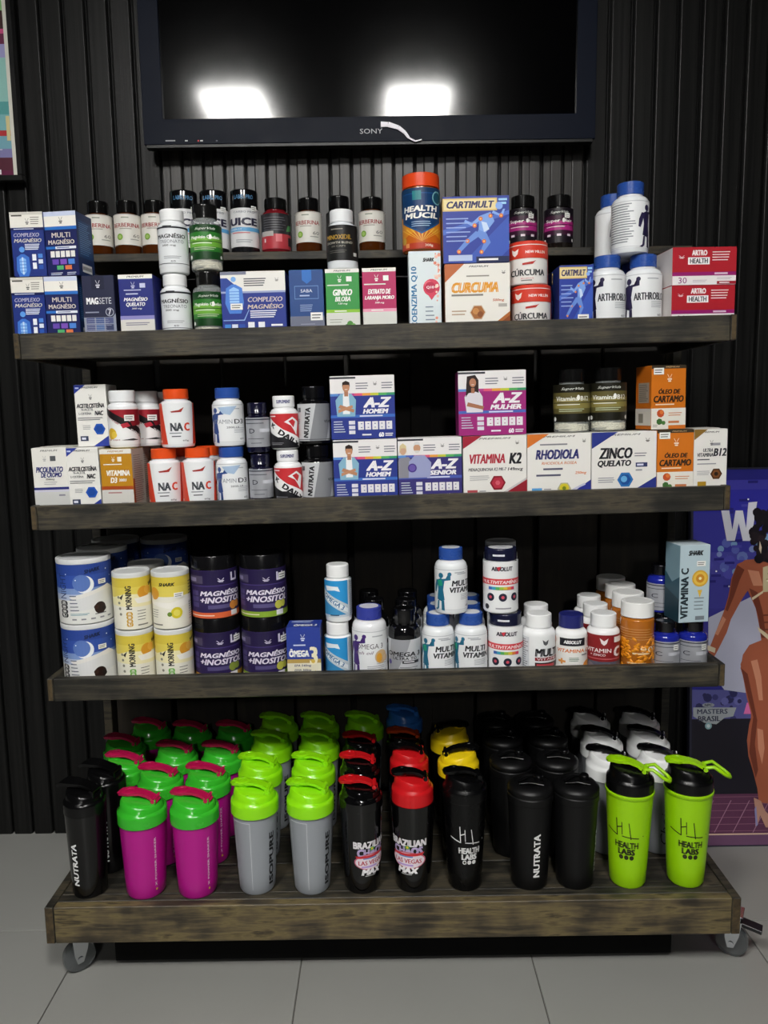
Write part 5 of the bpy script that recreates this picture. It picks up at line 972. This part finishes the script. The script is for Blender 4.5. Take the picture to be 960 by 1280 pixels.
# ---- second shelf
y2 = 1.436
a = put('chromium', 72, y2, 's2', 'white carton with navy lettering and grey foot, front left end', X_, rot=3); put('chromium', 82, y2 + .066, 's2', 'white carton hidden behind the front left one, only its top showing', X_)
a = put('nac_box', 113, y2 + .002, 's2', 'white carton with blue hexagon, in the lower front row', X_); b = put('nac_box', 123, y2 + .066, 's2', 'white carton with blue hexagon hidden behind the lower one', X_); put('nac_box', 122.5, y2 + .035, 's2', 'white carton with blue hexagon standing on the others', X_, on=[a, b])
a = put('d3_box', 155, y2, 's2', 'ochre carton with white lettering and pale foot', X_, rot=-4); c = put('d3_box', 165, y2 + .064, 's2', 'ochre carton hidden behind the front ochre one', X_)
put('red_black_label', 155, y2 + .006, 's2', 'white bottle with red and black label and price sticker, on the ochre carton', B, on=a); put('red_black_label', 184, y2 + .066, 's2', 'white bottle with red and black label, second in line', B, on=c)
a = put('nac_bottle', 207, y2 + .004, 's2', 'white bottle with orange cap, lower left beside the ochre carton', B); b = put('nac_bottle', 249, y2 + .004, 's2', 'white bottle with orange cap, lower right of the front pair', B)
c = put('nac_bottle', 222, y2 + .072, 's2', 'orange-capped white bottle behind the lower left one', B); e = put('nac_bottle', 262, y2 + .072, 's2', 'orange-capped white bottle behind the lower right one', B)
put('nac_bottle', 222, y2 + .006, 's2', 'white bottle with orange cap, alone on top of the pair', B, on=[a, b]); e = put('d3_box', 190, y2 + .139, 's2', 'ochre carton at the very back under the third bottle', X_); put('red_black_label', 200, y2 + .141, 's2', 'white bottle with red and black label, third in line behind the orange cap', B, on=e)
a = put('d3_bottle', 291, y2 + .006, 's2', 'white bottle with blue cap and faint figure, lower one', B); put('d3_bottle', 286, y2 + .008, 's2', 'white bottle with blue cap and faint figure, upper one', B, on=a)
a = put('navy_bottle', 327, y2 + .008, 's2', 'small navy bottle with silver label, lower one', B); put('navy_bottle', 323, y2 + .01, 's2', 'small navy bottle with silver label, upper one', B, on=a, dz=.001)
a = put('k_daily', 361, y2 + .004, 's2', 'white bottle with slanted red triangle label, lower one', B); put('k_daily', 356, y2 + .006, 's2', 'white bottle with slanted red triangle label, upper one', B, on=a)
a = put('silver_label', 398, y2 + .006, 's2', 'black bottle with silver label, lower one', B); put('silver_label', 393, y2 + .008, 's2', 'black bottle with silver label, upper one', B, on=a)
a = put('az_man', 458, y2, 's2', 'blue carton with smiling man in denim shirt, lower one', X_); put('az_man', 454.5, y2, 's2', 'blue carton with smiling man in denim shirt, upper one', X_, on=a)
put('az_senior', 537, y2, 's2', 'violet carton with grey-haired couple', X_)
a = put('k2_box', 616.5, y2, 's2', 'wide white carton with dark red hexagon and corners', X_); put('az_woman', 613, y2, 's2', 'magenta carton with woman in white top', X_, on=a)
a = put('rhodiola_box', 695, y2, 's2', 'wide white carton with orange corner and yellow flower', X_); b = put('zinc_box', 774.5, y2, 's2', 'wide white carton with blue hexagon and navy corners', X_)
put('olive_leaf', 715, y2 + .008, 's2', 'clear bottle with olive label on the orange-cornered carton', B, on=a); put('olive_leaf', 760.5, y2 + .008, 's2', 'clear bottle with olive label on the navy-cornered carton', B, on=b)
a = put('safflower_box', 837, y2, 's2', 'orange carton with red flower, lower one', X_); put('safflower_box', 826, y2 + .004, 's2', 'orange carton with red flower, turned and standing on top', X_, on=[a, b], rot=8)
put('b12_box', 880, y2, 's2', 'white carton with brown hexagon at the right end', X_); put('b12_box', 872, y2 + .068, 's2', 'white carton hidden behind the right end carton, only its top edge showing', X_)

# ---- third shelf
y3 = 1.440
a = put('night_can', 113, y3, 's3', 'blue moonlit can with white lid, lower front', 'can', rot=-6); put('night_can', 107, y3, 's3', 'blue moonlit can with white lid, upper front', 'can', on=a, rot=4)
a = put('night_can', 131, y3 + .106, 's3', 'blue moonlit can, second row lower', 'can'); put('night_can', 130, y3 + .106, 's3', 'blue moonlit can, second row upper', 'can', on=a)
a = put('night_can', 146, y3 + .212, 's3', 'blue moonlit can, left of the rear row, lower', 'can'); put('night_can', 147, y3 + .212, 's3', 'blue moonlit can, left of the rear row, upper', 'can', on=a)
a = put('night_can', 208, y3 + .212, 's3', 'blue moonlit can, right of the rear row, lower', 'can'); put('night_can', 207, y3 + .212, 's3', 'blue moonlit can, right of the rear row, upper', 'can', on=a)
a = put('morning_can_green', 170.5, y3 + .004, 's3', 'yellow can with green vertical word, lower left', 'can'); put('morning_can', 166, y3 + .006, 's3', 'yellow can with amber vertical word, upper left', 'can', on=a)
a = put('morning_can_green', 218.5, y3 + .004, 's3', 'yellow can with green vertical word, lower right', 'can'); put('morning_can_turned', 214.5, y3 + .006, 's3', 'yellow can turned to show a lemon, upper right', 'can', on=a)
a = put('morning_can', 186, y3 + .09, 's3', 'yellow can in the second row, lower', 'can'); put('morning_can', 184.5, y3 + .09, 's3', 'yellow can in the second row, upper', 'can', on=a)
a = put('tub_amber', 272.5, y3 + .03, 's3', 'purple tub with amber base stripe', T_); put('tub_orange', 268.5, y3 + .03, 's3', 'purple tub with orange base stripe', T_, on=a, rot=10)
a = put('tub_green_low', 332, y3 + .03, 's3', 'purple tub with green base stripe, lower one', T_); put('tub_green', 329.5, y3 + .03, 's3', 'purple tub with green base stripe, upper one', T_, on=a)
put('omega_box', 382, y3 + .002, 's3', 'blue and cream carton with large three', X_)
a = put('blue_white_bottle', 423, y3 + .02, 's3', 'white bottle with blue triangle label, lower one', B); put('blue_white_bottle', 423, y3 + .022, 's3', 'white bottle with blue triangle label, upper one', B, on=a)
put('omega_white', 462.5, y3 + .01, 's3', 'white bottle with violet cap and purple figure', B)
put('omega_black', 506, y3 + .01, 's3', 'black bottle with silver label at the front', B)
for px, dy, lb in ((508, .082, 'black bottle second in line behind the silver-labelled one'), (510, .158, 'black bottle third in line at the back of the shelf'), (468, .09, 'black bottle behind the violet-capped white bottle'), (462, .165, 'black bottle at the rear left of the dark bottles')): put('omega_black', px, y3 + dy, 's3', lb, B)
a = put('multi_fig', 548, y3 + .004, 's3', 'white bottle with blue-green figure, lower left of three', B); b = put('multi_fig', 589, y3 + .004, 's3', 'white bottle with blue-green figure, lower right of three', B, rot=-12)
put('multi_fig', 564, y3 + .006, 's3', 'white bottle with blue-green figure, on top of the two', B, on=[a, b], rot=12)
for px, dy, lb in ((549, .076, 'blue-capped white bottle second in line, left'), (587, .076, 'blue-capped white bottle second in line, right'), (548, .148, 'blue-capped white bottle third in line, left'), (586.5, .148, 'blue-capped white bottle third in line, right')): put('multi_fig', px, y3 + dy, 's3', lb, B)
a = put('absolut_multi', 632, y3 + .004, 's3', 'navy-capped white bottle with rainbow bar, lower one', B); b = put('absolut_multi', 630, y3 + .078, 's3', 'navy-capped white bottle hidden behind the lower rainbow one', B)
put('absolut_multi', 626, y3 + .006, 's3', 'navy-capped white bottle with rainbow bar, upper one', B, on=a)
bottle('white_capped_multi', .0338, .127, 'eceeef', 'b8babc', lambda p: p.ln(.2, .3, .8, .7, 3, '8a8a90', .3), caph=.18, capr=.92, lab=(.03, .8), labcol='eff0f1', shoulder=.02, ribs=False)
put('white_capped_multi', 626, y3 + .08, 's3', 'grey-capped white bottle behind the upper rainbow one', B, on=b)
put('multi_plain', 673.5, y3 + .008, 's3', 'white bottle with white cap and black lettering', B); put('multi_plain', 670, y3 + .08, 's3', 'white-capped bottle behind the black-lettered white one', B)
put('orange_c', 714, y3 + .008, 's3', 'white bottle with dark blue cap and orange fruit', B)
put('red_c', 754, y3 + .008, 's3', 'white bottle with dark red label', B); put('red_c', 744, y3 + .082, 's3', 'white-capped bottle second in line behind the dark red label', B); put('red_c', 736, y3 + .155, 's3', 'white-capped bottle third in line behind the dark red label', B)
for k, (px, w1) in enumerate(((796.5, 'at the front of the line'), (784.5, 'second in the line'), (775, 'third in the line'), (763, 'fourth in the line'))): put('amber_jar', px, y3 + .004 + k * .0735, 's3', 'amber tablet jar with white lid, ' + w1, J)
a = put('blue_c', 831.5, y3 + .02, 's3', 'cobalt blue bottle with silver label, left one', B); b = put('blue_c', 866, y3 + .02, 's3', 'cobalt blue bottle with silver label, right one', B)
c = put('blue_c', 823, y3 + .09, 's3', 'cobalt blue bottle behind the left one, lower', B); put('blue_c', 826, y3 + .092, 's3', 'cobalt blue bottle behind the tall carton, upper', B, on=c)
put('vitc_tall', 859, y3 + .022, 's3', 'tall pale blue carton with orange slice, standing on cobalt bottles', X_, on=[a, b], rot=6)

# ---- base: shakers; yc = middle of the bottle
def sh(kind, px, yc, lb, rot=0., grp=None): return put(kind, px, yc - KIND[kind][1][0] / 2, 'b', lb, K, grp, rot=rot)
gp = 'pink shakers with green lids'
for px, yc, lb in ((180, 1.388, 'pink shaker with green lid, front row left'), (245, 1.388, 'pink shaker with green lid, front row right'), (203, 1.496, 'pink shaker with green lid, second row middle'), (262, 1.496, 'pink shaker with green lid, second row right'), (161, 1.556, 'pink shaker with green lid, behind the glossy black bottles'), (280, 1.600, 'pink shaker with green lid, third row right'), (223, 1.605, 'pink shaker with green lid, third row middle'), (158, 1.646, 'pink shaker with green lid, third row left'), (296, 1.712, 'pink shaker with green lid, rear row right'), (242, 1.715, 'pink shaker with green lid, rear row middle'), (191, 1.735, 'pink shaker with green lid, rear row left')): sh('sh_pink', px, yc, lb, rot=-8, grp=gp)
gp = 'frosted shakers with lime lids'
for px, yc, lb in ((320, 1.395, 'frosted shaker with lime lid, front row left'), (389, 1.393, 'frosted shaker with lime lid, front row right'), (327, 1.508, 'frosted shaker with lime lid, second row left'), (393, 1.508, 'frosted shaker with lime lid, second row right'), (341, 1.622, 'frosted shaker with lime lid, third row left'), (400, 1.622, 'frosted shaker with lime lid, third row right'), (350, 1.722, 'frosted shaker with lime lid, rear row left'), (401, 1.722, 'frosted shaker with lime lid, rear row middle'), (456, 1.722, 'frosted shaker with lime lid, rear row right')): sh('sh_clear', px, yc, lb, rot=-6, grp=gp)
gp = 'black shakers with red handles'
for px, yc, lb in ((452, 1.393, 'glossy black shaker with red handle and pink emblem, front row'), (451, 1.50, 'glossy black shaker with red handle, second row'), (453, 1.60, 'glossy black shaker with red handle, third row')): sh('sh_chaos', px, yc, lb, grp=gp)
sh('sh_chaos_redlid', 516, 1.395, 'glossy black shaker with solid red lid'); sh('sh_chaos_redlid', 512, 1.51, 'red-lidded black shaker hidden behind the front red-lidded one'); sh('sh_orange', 507, 1.62, 'black shaker with orange handle in the third row'); sh('sh_blue', 506, 1.722, 'dark shaker with blue lid at the back')
sh('sh_health_black', 581, 1.395, 'black shaker with white scribble logo', rot=4); sh('sh_yellow', 573, 1.503, 'dark shaker with bright yellow lid, nearer one', rot=180); sh('sh_yellow', 562, 1.62, 'dark shaker with yellow lid, farther one', rot=180)
gp = 'matte black shakers'
sh('sh_matte', 662, 1.397, 'matte black shaker with vertical white lettering', grp=gp); sh('sh_matte_turned', 719, 1.397, 'matte black shaker turned so its lettering is nearly hidden', grp=gp)
for px, yc, lb in ((638, 1.508, 'matte black shaker, second row left'), (695, 1.508, 'matte black shaker, second row right'), (628, 1.615, 'matte black shaker, third row left'), (684, 1.615, 'matte black shaker, third row right'), (618, 1.716, 'matte black shaker, rear row left'), (668, 1.716, 'matte black shaker, rear row right')): sh('sh_matte_turned', px, yc, lb, grp=gp)
sh('sh_health_lime', 786, 1.397, 'lime green shaker with black scribble logo, left one', rot=-26); sh('sh_health_lime', 859, 1.397, 'lime green shaker with black scribble logo, right one', rot=-14)
gp = 'grey shakers with white lids'
for px, yc, lb in ((759, 1.512, 'grey shaker with white lid, behind the left lime one'), (823, 1.512, 'grey shaker with white lid, behind the right lime one'), (751, 1.61, 'grey shaker with white lid, third row left'), (809, 1.61, 'grey shaker with white lid, third row right'), (737, 1.717, 'grey shaker with white lid, rear row left'), (798, 1.715, 'grey shaker with white lid, rear row right')): sh('sh_white', px, yc, lb, rot=-20, grp=gp)
sh('sh_carry', 109, 1.388, 'glossy black bottle with carry arm, front left corner', rot=-14); sh('sh_carry_dim', 135, 1.468, 'glossy black bottle with carry arm, behind the front left one', rot=-14)
